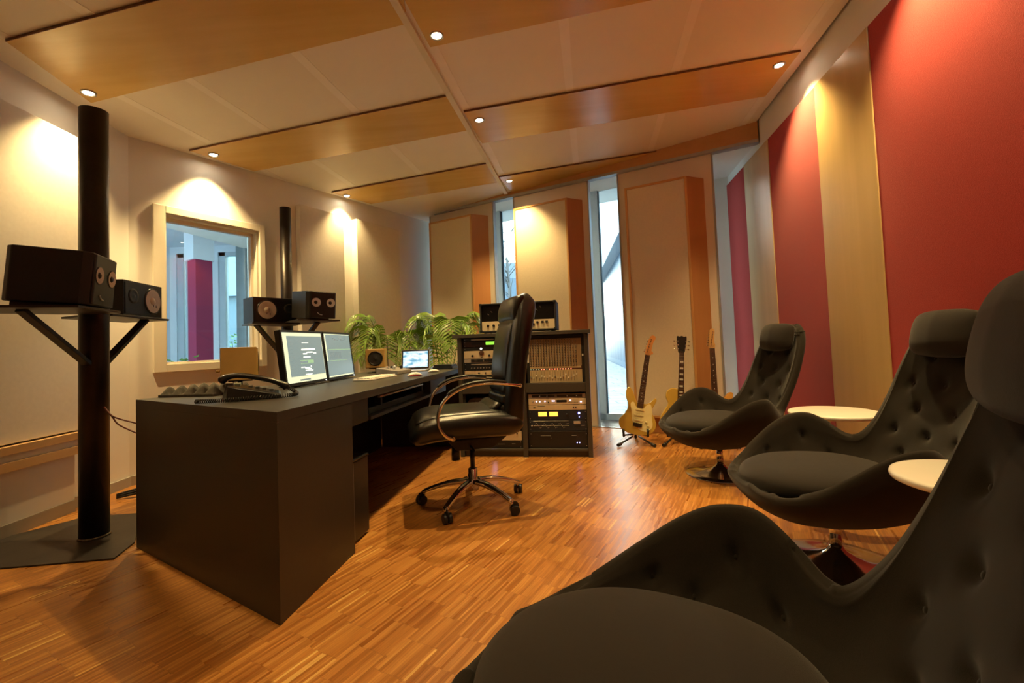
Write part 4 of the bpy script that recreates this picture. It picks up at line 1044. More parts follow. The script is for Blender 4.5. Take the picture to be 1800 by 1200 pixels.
MB().box((CW-.018, -.003, .215), (CW-.006, -.0003, .232)).build('paper_label', WHITET, mc)
# amplifier head on top
ah = thing('amplifier_head', 'black boxed tube amplifier head standing on top of the rack', 'amplifier', MR @ Vector((.195, .06, RH+.0302)), RKA)
AW, AH, AD = .665, .262, .30
m = MB(); m.box((0, 0, .012), (AW, AD, .024)); m.box((0, 0, AH-.012), (AW, AD, AH)); m.box((0, 0, .0242), (.014, AD, AH-.0122)); m.box((AW-.014, 0, .0242), (AW, AD, AH-.0122)); m.box((.0142, AD-.01, .0242), (AW-.0142, AD, AH-.0122))
m.build('cabinet', mat('black_tolex', (.013, .012, .011), .6, bump=.3, bscale=300), ah, bevel=.003)
for x in (.04, AW-.04):
    for y in (.04, AD-.04): MB().cyl((x, y, 0), (x, y, .0118), .012, 12).build('foot', RUBBER, ah)
MB().box((.016, .012, .026), (AW-.016, .020, .106)).build('control_panel', SILF, ah)
for i in range(4): MB().lathe([(.011, 0), (.010, .013), (.0005, .014)], 16, o=(AW*.60+i*.034, .0118, .040+i*.014), M=Mkx).build('knob', KN, ah)
for i in range(3): MB().lathe([(.011, 0), (.010, .013), (.0005, .014)], 16, o=(.07+i*.05, .0118, .07), M=Mkx).build('knob', KN, ah)
for i in range(2): MB().box((AW-.13+i*.035, .006, .075), (AW-.108+i*.035, .0118, .092)).build('rocker_switch', KN, ah)
m = MB()
for i in range(6): m.cyl((AW*.63+(i % 3)*.035, .010, .038+.028*(i//3)), (AW*.63+(i % 3)*.035, .0119, .038+.028*(i//3)), .003, 8)
GRL = mat('perforated_black_mesh', (.018, .018, .018), .35, .6)
m = MB().box((.016, .03, .108), (AW-.016, .033, AH-.014)); m.build('mesh_grille', GRL, ah)
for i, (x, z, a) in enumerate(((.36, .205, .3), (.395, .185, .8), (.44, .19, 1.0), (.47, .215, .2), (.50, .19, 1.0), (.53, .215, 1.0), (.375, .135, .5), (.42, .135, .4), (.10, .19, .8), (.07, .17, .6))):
    MB().tube([(x-.010*math.cos(a), .0285, z+.010*math.sin(a)), (x+.010*math.cos(a), .0285, z-.010*math.sin(a))], .0022, 6).build('chrome_glint_bar', CHROME, ah)  # short chrome bars stand in for bright glints on the mesh
m = MB()
for x in (.004, AW-.004):
    for z in (.016, AH-.004): m.box((x-.010, -.003, z-.008), (x+.010, .004, z+.008))
for k, x in enumerate((.0, AW-.02)):
    for z in (.012, AH-.018): MB().box((x-.002, -.003, z-.002), (x+.022, .010, z+.020)).build('corner_protector', BLACKP, ah, bevel=.002)
#PART3
# ------------------------------------------------------------------ office chair (front towards local -x... local +x is the front)
oc = thing('office_chair', 'high-backed black leather office chair with chrome arms and castors', 'chair', (-.27, 2.78, 0), R_(180+15))
ez = Vector((0, 0, 1)); ey = Vector((0, 1, 0)); ex = Vector((1, 0, 0))
# star base
for k in range(5):
    a = R_(30-195+72*k); d = Vector((math.cos(a), math.sin(a), 0)); sx = Vector((-d.y, d.x, 0))
    pts = smoothpath([d*.03+ez*.135, d*.13+ez*.128, d*.24+ez*.100, d*.315+ez*.072], 4)
    secs = [(p, sx, ez, .026-.010*i/12, .017-.006*i/12, 3) for i, p in enumerate(pts)]
    lg = MB().loft(secs, 18).build('base_leg', CHROME, oc)
    MB().cyl(d*.308+ez*.052, d*.308+ez*.078, .012, 14).build('socket', CHROME, lg)
    ca = a+.9; cd = Vector((math.cos(ca), math.sin(ca), 0)); cs2 = Vector((-cd.y, cd.x, 0)); cc_ = d*.308+cd*.018
    ct = MB()
    for sgn in (-1, 1):
        q = cc_+cs2*.014*sgn+ez*.0275
        ct.tube([q-cs2*.011, q-cs2*.009, q+cs2*.009, q+cs2*.011], [.022, .027, .027, .022], 24)
    c_ = ct.build('castor', BLACKP, oc)
    MB().tube([cc_+cs2*-.004+ez*.05, cc_+cs2*.004+ez*.05], .024, 16).build('castor_hood', BLACKP, c_)
m = MB().lathe([(.034, .085), (.036, .13), (.030, .150), (.0275, .155), (.0275, .21), (.020, .215)], 28); m.build('hub', CHROME, oc)
MB().cyl((0, 0, .215), (0, 0, .335), .0145, 20).build('gas_lift', BLACKP, oc)
MB().hexa([Vector(p) for p in ((-.12, -.07, .335), (.10, -.07, .335), (.10, .07, .335), (-.12, .07, .335), (-.20, -.10, .405), (.16, -.10, .405), (.16, .10, .405), (-.20, .10, .405))]).build('tilt_mechanism', BLACKM, oc, bevel=.01)
MB().tube([(.10, .0, .36), (.10, 0, .27)], [.022, .026], 20).build('tension_knob', BLACKP, oc)
MB().tube([(.02, .05, .36), (.02, .22, .355)], .006, 10).build('lever', BLACKP, oc)
# seat cushion
secs = []
N_ = 22
for i in range(N_+1):
    t = i/N_; x = -.27+.64*t
    e = min(1, max(.0, 1-abs(2*t-1)**7))**.5; e = max(e, .12)
    th = .085*(.75+.25*e) if t < .9 else .085*e
    z = .490+.012*math.sin(t*PI)-.035*max(0, (t-.75)/.25)**2
    secs.append(((x, 0, z), ey, ez, .262*(.82+.18*e), max(.02, .085*(e**.8)), 3.2))
seat = MB().loft(secs, 36).build('seat', LEATHER, oc)
# raised seat pad with piping
secs = []
for i in range(N_+1):
    t = i/N_; x = -.16+.50*t; e = max(.10, (1-abs(2*t-1)**5)**.5)
    secs.append(((x, 0, .560-.03*max(0, (t-.7)/.3)**2), ey, ez, .225*(.85+.15*e), .030*e, 2.6))
pad = MB().loft(secs, 36).build('seat_pad', LEATHER, seat)
# back: path from seat rear up, local front is +x
bk = [(-.215, .500, .075, .235), (-.225, .60, .068, .245), (-.235, .70, .066, .25), (-.250, .82, .066, .25), (-.272, .95, .068, .248), (-.300, 1.07, .070, .235), (-.322, 1.16, .072, .215), (-.335, 1.215, .060, .19), (-.345, 1.25, .018, .14)]
def bkrow(t): return interp(bk, t)
secs = []
NB_ = 54
for i in range(NB_+1):
    t = i/NB_*(len(bk)-1); x, z, th, hw = bkrow(t); x2, z2 = bkrow(min(t+.05, len(bk)-1))[:2]; x1, z1_ = bkrow(max(t-.05, 0))[:2]
    tg = Vector((x2-x1, 0, z2-z1_)).normalized(); fr = ey.cross(tg); fr = fr if fr.x > 0 else -fr
    if i == 0: th *= .5
    secs.append(((x, 0, z), ey, fr, hw, th, 3.6))
back = MB().loft(secs, 40).build('backrest', LEATHER, oc)
# front pads: lumbar rolls, central panel, head pillow
def bpad(t0, t1, hw, th, off, name, pw=2.6, n=14):
    secs = []
    for i in range(n+1):
        s = i/n; t = t0+(t1-t0)*s; x, z, tb_, _w = bkrow(t); x2, z2 = bkrow(t+.05)[:2]
        tg = Vector((x2-x, 0, z2-z)).normalized(); fr = ey.cross(tg); fr = fr if fr.x > 0 else -fr
        e = max(.12, (1-abs(2*s-1)**4)**.5)
        secs.append((Vector((x, 0, z))+fr*(tb_+off), ey, fr, hw*(.9+.1*e), th*e, pw))
    return MB().loft(secs, 32).build(name, LEATHER, back)
bpad(.35, .95, .19, .034, -.012, 'lumbar_roll'); bpad(.98, 1.55, .19, .034, -.012, 'lumbar_roll'); bpad(1.58, 2.1, .19, .032, -.012, 'lumbar_roll')
bpad(2.1, 5.0, .185, .030, -.014, 'centre_panel', 3.0, 24)
bpad(5.0, 7.3, .20, .040, -.016, 'head_pillow', 3.0, 20)
# sloping gusset between seat pad and back
MB().loft([((-.11, y, .575), Vector((.8, 0, -.6)), Vector((.6, 0, .8)), .05, .022, 2.6) for y in (-.17, -.1, 0, .1, .17)], 20).build('rear_bolster', LEATHER, seat)
# chrome arms
for sgn in (-1, 1):
    y = sgn*.275
    pts = smoothpath([(-.245, y-.015*sgn, .712), (-.18, y, .724), (-.05, y, .738), (.08, y, .722), (.18, y, .665), (.222, y, .59), (.220, y, .52), (.185, y, .468), (.145, y-.012*sgn, .445)], 5)
    secs = []
    for i, p in enumerate(pts):
        tg = (pts[min(i+1, len(pts)-1)]-pts[max(i-1, 0)]).normalized(); u_ = ey.cross(tg).normalized()
        secs.append((p, ey, u_, .017, .009, 3))
    ar = MB().loft(secs, 18).build('armrest', CHROME, oc)
    secs = []
    for i, p in enumerate(pts[6:20]):
        k = i+6; tg = (pts[k+1]-pts[k-1]).normalized(); u_ = ey.cross(tg).normalized(); u_ = u_ if u_.z > 0 or True else u_
        n_ = u_ if u_.dot(p-Vector((.04, y, .55))) > 0 else -u_
        secs.append((p+n_*.013, ey, n_, .019, .007 if 0 < i < 13 else .003, 2.6))
    MB().loft(secs, 18).build('arm_pad', LEATHER, ar)
    for q in (pts[0], pts[-1]): MB().tube([q, q-ey*sgn*.04], .012, 12).build('bolt', CHROME, ar)

# ------------------------------------------------------------------ lounge chairs (front towards local +x)
SH = [ # centre x, centre z, edge x, edge z, half width
 (.350, .345, .345, .350, .085), (.345, .325, .335, .340, .155), (.315, .280, .285, .350, .26), (.235, .238, .21, .392, .335), (.13, .218, .135, .445, .372), (.04, .212, .055, .500, .395),
 (-.05, .216, -.025, .538, .405), (-.14, .235, -.105, .545, .395), (-.22, .275, -.170, .512, .355), (-.29, .345, -.220, .468, .300), (-.345, .435, -.262, .470, .260), (-.385, .535, -.322, .535, .247),
 (-.430, .65, -.382, .640, .242), (-.472, .77, -.434, .760, .235), (-.508, .885, -.482, .878, .214), (-.524, .955, -.508, .950, .180), (-.532, .992, -.524, .988, .138), (-.536, 1.010, -.532, 1.007, .085)]
BUTT = [(12.5, -.5), (12.5, .0), (12.5, .5), (11.6, -.27), (11.6, .27), (10.7, -.5), (10.7, 0), (10.7, .5), (13.4, -.28), (13.4, .28), (9.8, -.25), (9.8, .25),
        (6.4, .84), (5.3, .70), (4.2, .82), (7.4, .66), (6.4, -.84), (5.3, -.70), (4.2, -.82), (7.4, -.66)]
TH = .05
def shell_pt(u, v, inner=True):
    t = v*(len(SH)-1); x, z, xe, ze_, w = interp(SH, t); w = max(w, .02)
    a = interp(SH, min(t+.08, len(SH)-1)); b = interp(SH, max(t-.08, 0))
    tg = Vector((a[0]-b[0], 0, a[1]-b[1])).normalized()
    nr = Vector((tg.z, 0, -tg.x))
    if nr.x < 0 and nr.z < 0: nr = -nr
    s = u*2-1
    h = abs(s)**2.2
    lat = w*(math.sin(s*PI/2*.92)/math.sin(PI/2*.92))
    p = Vector((x+(xe-x)*h, lat, z+(ze_-z)*h))
    return p, nr, t, s
def shell_grid(nu, nv):
    P = [[None]*nu for _ in range(nv)]
    for j in range(nv):
        for i in range(nu): P[j][i] = shell_pt(i/(nu-1), j/(nv-1))
    out = MB(); inn = []; ext_ = []
    for j in range(nv):
        for i in range(nu):
            p, nr, t, s = P[j][i]
            a = P[min(j+1, nv-1)][i][0]-P[max(j-1, 0)][i][0]; b = P[j][min(i+1, nu-1)][0]-P[j][max(i-1, 0)][0]
            n = a.cross(b); n = n.normalized() if n.length > 1e-9 else nr
            if n.dot(nr) < 0: n = -n
            e = min(1, (1-abs(s))*9, j/5, (nv-1-j)/5); e = max(0, e); th = TH*(.35+.65*math.sqrt(e))*.5
            dent = 0
            for bt, bs in BUTT:
                dw = interp(SH, bt)[4]
                d2_ = ((t-bt)*.105)**2+((s-bs)*dw*1.1)**2
                dent += .015*math.exp(-d2_/(2*.013**2))+.008*math.exp(-d2_/(2*.040**2))
            inn.append(p+n*(th-min(dent, .024))); ext_.append(p-n*th)
    nn2 = nu*nv
    fs = [(j*nu+i, j*nu+i+1, (j+1)*nu+i+1, (j+1)*nu+i) for j in range(nv-1) for i in range(nu-1)]
    f2 = [tuple(q+nn2 for q in f[::-1]) for f in fs]
    ring = [i for i in range(nu)]+[j*nu+nu-1 for j in range(1, nv)]+[(nv-1)*nu+i for i in range(nu-2, -1, -1)]+[j*nu for j in range(nv-2, 0, -1)]
    # rounded rim: one extra loop pushed outwards
    rim = []
    for k, q in enumerate(ring):
        mid = (inn[q]+ext_[q])/2; nb = (inn[ring[(k+1) % len(ring)]]-inn[ring[k-1]])
        nq = (inn[q]-ext_[q]); o = nb.cross(nq); o = o.normalized() if o.length > 1e-9 else Vector((0, 0, 0))
        j, i = divmod(q, nu); c = P[min(max(j, 2), nv-3)][nu//2][0]
        if o.dot(mid-c) < 0: o = -o
        rim.append(mid+o*nq.length*.5)
    vs = inn+ext_+rim; L_ = len(ring)
    fr = []
    for k in range(L_):
        k2 = (k+1) % L_; fr.append((ring[k], ring[k2], 2*nn2+k2, 2*nn2+k)); fr.append((2*nn2+k, 2*nn2+k2, ring[k2]+nn2, ring[k]+nn2))
    out.add(vs, fs+f2+fr, True); return out
FLANGE = mat('polished_steel_flange', (.62, .61, .60), .12, 1, var=.04)
lc = thing('lounge_chair', 'x', 'chair', (0, 0, 0), 0, 'charcoal swivel lounge chairs along the red wall')
sh = shell_grid(97, 152).build('shell', CHAIRF, lc)
import bmesh
_b = bmesh.new(); _b.from_mesh(sh.data)
for _k in range(14):
    bmesh.ops.smooth_vert(_b, verts=[v for v in _b.verts if v.co.x > .315 or v.co.z > .965], factor=.5, use_axis_x=True, use_axis_y=True, use_axis_z=True)
_b.to_mesh(sh.data); _b.free()
# seam piping along the inside of the waist
secs = []
for i in range(25):
    t = i/24; x = -.255+.610*t; e = max(.10, (1-abs(2*t-1)**3.2)**.55)
    fr_ = 1 if t < .5 else 1-.22*((t-.5)/.5)**2
    secs.append(((x, 0, .345+.018*math.sin(PI*t)), ey, ez, (.258*e*fr_+.01), .064*e**.6, 2.4))
MB().loft(secs, 40).build('seat_cushion', CHAIRS, lc, subsurf=1)
# head pillow hanging over the top of the back
secs = []
for i in range(21):
    s = -1+2*i/20; e = max(.08, (1-abs(s)**3.2)**.5)
    secs.append(((-.446-.014*abs(s), s*.172, .925), Vector((.97, 0, .24)), Vector((-.24, 0, .97)), .048*e, .098*(.55+.45*e), 2.5))
hpw = MB().loft([(c, rx, ux, a, b, p) for c, rx, ux, a, b, p in secs], 28).build('head_pillow', CHAIRS, lc, subsurf=1)
for sg in (-1, 1):
    for zz in (.935, .953):
        MB().tube(smoothpath([(-.465, sg*.145, zz), (-.480, sg*.168, zz), (-.500, sg*.186, zz+.003), (-.538, sg*.180, zz+.005)], 4), .0035, 8).build('pillow_strap', CHAIRF, hpw)
# buttons
for bt, bs in BUTT:
    p, nr, t, s = shell_pt((bs+1)/2, bt/(len(SH)-1)); 
    a_ = shell_pt((bs+1.02)/2, bt/(len(SH)-1))[0]-p; b_2 = shell_pt((bs+1)/2, (bt+.05)/(len(SH)-1))[0]-p
    n_ = a_.cross(b_2).normalized(); n_ = n_ if n_.dot(nr) > 0 else -n_
    MB().lathe([(.0075, -.002), (.006, .001), (.0005, .002)], 10, o=p+n_*.0035, M=n_.to_track_quat('Z', 'Y').to_matrix()).build('button', CHAIRF, lc)
MB().lathe([(.0215, .074), (.021, .195)], 24).build('stem', CHROME, lc)
prof = [(.001, .0), (.225, 0), (.228, .004), (.222, .007), (.17, .013), (.11, .024), (.065, .038), (.038, .054), (.026, .070), (.022, .076)]
MB().lathe(prof, 64).build('trumpet_base', FLANGE, lc)
MB().box((-.09, -.09, .1865), (.09, .09, .194)).build('mounting_plate', BLACKM, lc)
def place(o, x, y, deg): o.location = (x, y, 0); o.rotation_euler = (0, 0, R_(deg))
place(lc, 1.40, 3.18, 183.5); lc['label'] = 'farthest charcoal lounge chair, in front of the guitars'
dup(lc, (1.295, 1.905, 0), R_(172.5), 'middle charcoal lounge chair, between the two round tables')
dup(lc, (.245, .77, 0), R_(150), 'closest charcoal lounge chair, filling the lower right corner')

# ------------------------------------------------------------------ side tables
def side_table(loc, rot, r, label, h=.52):
    rt = thing('side_table', label, 'table', loc, rot, 'round white side tables with chrome legs')
    MB().lathe([(.001, h-.022), (r-.012, h-.022), (r-.003, h-.018), (r, h-.010), (r-.003, h-.002), (r-.012, h), (.001, h)], 72).build('table_top', WHITET, rt)
    for k in range(3):
        a = R_(120*k); d = Vector((math.cos(a), math.sin(a), 0)); sx = Vector((-d.y, d.x, 0))*.011
        top_ = h+.075 if k == 0 else h-.023
        ro = r+.012 if k == 0 else r*.80
        A0 = d*(r*.95)+ez*0; A1 = d*(r*.30)+ez*.26; A2 = d*ro+ez*top_
        m = MB()
        if k == 0:
            pts = [d*(r*1.02), d*(r+.022)+ez*.30, d*(r+.004)+ez*top_]
        else:
            pts = [d*(r*.9), d*(r*.55)+ez*.25, d*(r*.25)+ez*(h-.023)]
        secs = [(p, Vector((-d.y, d.x, 0)), d, .012, .0035, 4) for p in smoothpath(pts, 5)]
        m.loft(secs, 16).build('leg', CHROME, rt)
    MB().lathe([(.001, h-.034), (.07, h-.034), (.07, h-.0225), (.001, h-.0225)], 24).build('hub', CHROME, rt)
    return rt
side_table((1.72, 2.48, 0), R_(-30), .215, 'round white side table between the farthest and middle lounge chairs')
side_table((1.245, 1.24, 0), R_(-20), .195, 'round white side table nearest the camera, half hidden by the closest chair', .545)

# ------------------------------------------------------------------ guitars
def outline(pts, k=6):
    n = len(pts); out = []
    for i in range(n):
        P = [pts[(i+j) % n] for j in (-1, 0, 1, 2)]
        for q in range(k):
            f = q/k; out.append(tuple(.5*((2*b)+(-a+c)*f+(2*a-5*b+4*c-d)*f*f+(-a+3*b-3*c+d)*f**3) for a, b, c, d in zip(*P)))
    return out
GOLD = mat('aged_yellow_lacquer', (.62, .40, .07), .22, .25, var=.06, nscale=5, coat=.5)
BLOND = mat('butterscotch_lacquer', (.60, .30, .06), .22, var=.05, coat=.5)
ROSE = mat('rosewood_board', (.045, .018, .010), .45)
NECKW = wood('maple_neck', (.50, .27, .09), (.58, .34, .13), .3, 'Z')
NECKO = wood('orange_maple_head', (.55, .22, .06), (.62, .28, .09), .3, 'Z')
PEARL = mat('pearl_inlay', (.62, .60, .54), .25)
PG = mat('cream_pickguard', (.66, .56, .28), .3)
NICK = mat('nickel_hardware', (.62, .58, .50), .2, 1)
# body outlines: (x, z) with z up from the bottom of the body; x>0 on the viewer's right
STRAT = [(0, 0), (.095, .012), (.150, .065), (.158, .13), (.120, .20), (.108, .250), (.124, .295), (.134, .338), (.116, .350), (.090, .318), (.060, .290), (.028, .285), (-.030, .285), (-.055, .330), (-.085, .385), (-.118, .415), (-.140, .385), (-.135, .32), (-.105, .25), (-.120, .18), (-.165, .11), (-.150, .045), (-.09, .008)]
LESP = [(0, 0), (.10, .012), (.160, .065), (.168, .14), (.130, .215), (.108, .265), (.125, .315), (.120, .345), (.085, .335), (.050, .300), (.028, .300), (.028, .385), (-.020, .40), (-.075, .405), (-.118, .375), (-.128, .32), (-.108, .265), (-.130, .215), (-.168, .14), (-.160, .065), (-.10, .012)]
TELE = [(0, 0), (.10, .010), (.155, .060), (.160, .13), (.118, .21), (.112, .26), (.145, .32), (.155, .365), (.125, .375), (.080, .325), (.045, .300), (.028, .300), (.0, .375), (-.05, .400), (-.10, .395), (-.125, .35), (-.105, .27), (-.118, .21), (-.160, .13), (-.155, .06), (-.10, .010)]
def guitar(kind, loc, rz, lean, tilt, label, body_m, body_pts, neck_top, pick, head_m):
    rt = thing('electric_guitar', label, 'guitar', loc, (R_(-lean), R_(tilt), R_(rz)))
    T = .042
    def pr(pts, y0, y1, mb=None):
        mb = mb or MB(); n = len(pts); vs = [(x, y0, z) for x, z in pts]+[(x, y1, z) for x, z in pts]
        mb.add(vs, [tuple(range(n)), tuple(range(2*n-1, n-1, -1))]+[(i, i+n, (i+1) % n+n, (i+1) % n) for i in range(n)], False); return mb
    ol = outline(body_pts, 5)
    pr(ol, -T/2, T/2).build('body', body_m, rt, bevel=.006, seg=3)
    ysf = -T/2-.0005
    if pick: 
        pr(outline(pick, 5), ysf-.002, ysf).build('pickguard', PG, rt)
    z0, z1 = (.245 if kind != 'lp' else .275), neck_top
    # neck and board
    MB().hexa([Vector(p) for p in ((-.027, -T/2-.004, z0), (.027, -T/2-.004, z0), (.022, .006, z0), (-.022, .006, z0), (-.021, -T/2-.004, z1), (.021, -T/2-.004, z1), (.016, 0, z1), (-.016, 0, z1))]).build('neck', NECKW if kind != 'lp' else mat('mahogany_neck', (.16, .05, .02), .3), rt, bevel=.003)
    fb = MB().hexa([Vector(p) for p in ((-.028, -T/2-.0085, z0), (.028, -T/2-.0085, z0), (.028, -T/2-.0042, z0), (-.028, -T/2-.0042, z0), (-.0215, -T/2-.0085, z1), (.0215, -T/2-.0085, z1), (.0215, -T/2-.0042, z1), (-.0215, -T/2-.0042, z1))]).build('fingerboard', ROSE, rt)
    fr = MB(); sc = z1-.075*0-(.10 if kind != 'lp' else .13); L0 = .628
    for k in range(1, 22):
        zz = z1-L0*(1-2**(-k/12)); 
        if zz < z0+.01: break
        w = .0215+(z1-zz)/(z1-z0)*.0065; MB().box((-w, -T/2-.0098, zz-.0010), (w, -T/2-.0086, zz+.0010)).build('fret', NICK, fb)
    inl = MB()
    for k in (3, 5, 7, 9, 12, 15, 17, 19):
        zz = z1-L0*(1-(2**(-k/12)+2**(-(k-1)/12))/2)
        if zz < z0+.015: continue
        inl = MB()
        if kind == 'lp': inl.box((-.015, -T/2-.0092, zz-.008), (.015, -T/2-.0086, zz+.008))
        else: inl.box((-.0035, -T/2-.0092, zz-.0035), (.0035, -T/2-.0086, zz+.0035))
        inl.build('inlay', PEARL, fb)
    # headstock
    hz = z1
    if kind == 'strat': hp_ = [(-.021, 0), (.021, 0), (.034, .012), (.047, .018), (.043, .035), (.030, .045), (.032, .09), (.038, .13), (.050, .16), (.045, .182), (.022, .190), (.004, .178), (-.006, .15), (-.018, .07), (-.023, .03)]
    elif kind == 'tele': hp_ = [(-.021, 0), (.021, 0), (.028, .012), (.030, .035), (.024, .06), (.026, .11), (.032, .15), (.028, .175), (.012, .182), (-.006, .168), (-.012, .15), (-.022, .05)]
    else: hp_ = [(-.021, 0), (.021, 0), (.030, .02), (.036, .06), (.043, .12), (.040, .155), (.020, .150), (0, .158), (-.020, .150), (-.040, .155), (-.043, .12), (-.036, .06), (-.030, .02)]
    hb = MB(); pr([(x, z+hz) for x, z in outline(hp_, 4)], -.018, -.003, hb); hd = hb.build('headstock', head_m, rt, bevel=.001, seg=1)
    if kind == 'lp':
        pegs = [(s_*.030+s_*.003*i, hz+.035+.036*i, s_) for i in range(3) for s_ in (-1, 1)]
    else: pegs = [(-.006+.0055*i*.8, hz+.030+.024*i, -1) for i in range(6)]
    for x, z, s_ in pegs:
        m = MB(); m.cyl((x, -.026, z), (x, -.0178, z), .005, 10)
        if kind == 'lp': m.tube([(x, -.010, z), (x+s_*.028, -.010, z)], .002, 6); m.tube([(x+s_*.024, -.010, z), (x+s_*.036, -.010, z)], [.006, .007], 8)
        else: m.tube([(x, -.010, z), (x-.026, -.010, z)], .002, 6); m.tube([(x-.024, -.010, z), (x-.034, -.010, z)], [.006, .007], 8)
        m.build('tuning_peg', NICK, rt)
    # hardware
    if kind == 'lp':
        for z in (.245, .16): MB().box((-.036, ysf-.008, z-.018), (.036, ysf, z+.018)).build('pickup', NICK, rt, bevel=.003)
        MB().box((-.04, ysf-.010, .115), (.04, ysf, .126)).build('bridge', NICK, rt, bevel=.002); MB().box((-.045, ysf-.010, .078), (.045, ysf, .09)).build('tailpiece', NICK, rt, bevel=.003)
        ks_ = [(.075, .10), (.11, .075), (.095, .045), (.125, .115)]; zbridge = .12
    elif kind == 'strat':
        for z in (.225, .175, .13): MB().box((-.040, ysf-.007, z-.008), (.040, ysf-.002, z+.008)).build('pickup', PG, rt, bevel=.003)
        MB().box((-.040, ysf-.012, .072), (.040, ysf-.001, .105)).build('bridge', mat('dark_bridge', (.05, .03, .02), .4, .6), rt, bevel=.002)
        ks_ = [(.070, .125), (.090, .095), (.105, .065)]; zbridge = .095
    else:
        MB().box((-.045, ysf-.006, .06), (.045, ysf, .125)).build('bridge', NICK, rt, bevel=.002); MB().box((-.033, ysf-.008, .22), (.033, ysf-.002, .236)).build('pickup', NICK, rt, bevel=.003)
        ks_ = [(.10, .12), (.10, .085)]; zbridge = .09
    for x, z in ks_: MB().lathe([(.010, 0), (.009, .012), (.0005, .013)], 14, o=(x, ysf-.0022, z), M=Mkx).build('knob', PG if kind == 'strat' else NICK, rt)
    st_ = MB()
    for k in range(6):
        x0 = -.026+.0104*k; x1 = -.017+.0068*k; st_.tube([(x0, ysf-.011, zbridge), (x1, -T/2-.0105, z1), (x1, -.0195, z1+.03)], .0006, 4)
    st_.build('strings', NICK, rt)
    return rt
def gstand(loc, rz, label):
    rt = thing('guitar_stand', label, 'guitar stand', loc, R_(rz), 'low black guitar stands')
    z = .012
    for s_ in (-1, 1):
        MB().tube([(s_*.03, .10, .05), (s_*.15, -.11, .017)], .009, 10).build('floor_leg', BLACKP, rt)
        MB().tube([(s_*.132, -.082, .02), (s_*.158, -.122, .016)], .0145, 12).build('rubber_foot', RUBBER, rt)
        arm = MB().tube(smoothpath([(s_*.02, .09, .07), (s_*.09, .04, .075), (s_*.105, -.035, .078), (s_*.105, -.058, .115)], 4), .008, 10)
        arm.build('cradle_arm', BLACKP, rt)
        MB().tube([(s_*.105, -.030, .082), (s_*.105, -.060, .085), (s_*.106, -.066, .15)], .0105, 12).build('foam_sleeve', RUBBER, rt)
    MB().tube([(0, .10, .05), (0, .25, .017)], .009, 10).build('floor_leg', BLACKP, rt); MB().tube([(0, .235, .018), (0, .262, .0155)], .0145, 12).build('rubber_foot', RUBBER, rt)
    MB().tube([(0, .10, .045), (0, .115, .26)], .009, 10).build('upright', BLACKP, rt)
    MB().tube([(-.08, .085, .28), (0, .112, .262), (.08, .085, .28)], .010, 10).build('back_rest', RUBBER, rt)
    return rt
PKS = [(.020, .050), (.095, .045), (.128, .10), (.115, .17), (.108, .235), (.085, .29), (.050, .270), (.030, .245), (-.030, .245), (-.060, .285), (-.085, .270), (-.070, .20), (-.060, .15), (-.045, .11), (.0, .085)]
PKL = [(.055, .12), (.085, .14), (.09, .22), (.075, .27), (.048, .27), (.045, .2)]
PKT = [(.03, .24), (.09, .27), (.115, .22), (.095, .15), (.05, .16), (-.035, .2), (-.06, .235), (-.03, .245)]
g1 = Vector((.90+.0, 4.20, 0)); 
def gl(px, y): return Vector(((px-900)/800*y, y, 0))
P1 = gl(1108, 4.16); P2 = gl(1184, 4.10); P3 = gl(1247, 3.98)
guitar('strat', P1+Vector((0, -.01, .088)), -14, 9, 11, 'yellow electric guitar with cream pickguard, leftmost on its stand', GOLD, STRAT, .73, PKS, NECKO)
gstand(P1+Vector((0, 0, 0)), -14, 'black guitar stand under the leftmost guitar')
guitar('lp', P2+Vector((0, -.01, .088)), -10, 9, 5.5, 'gold electric guitar with dark headstock, middle of the three', GOLD, LESP, .73, PKL, mat('black_headstock', (.012, .01, .01), .2))
gstand(P2, -10, 'black guitar stand under the gold guitar')
guitar('tele', P3+Vector((0, -.01, .088)), -8, 9, 2.5, 'pale-headed electric guitar half hidden behind the far lounge chair', BLOND, TELE, .76, PKT, NECKW)
gstand(P3, -8, 'black guitar stand under the half-hidden guitar')

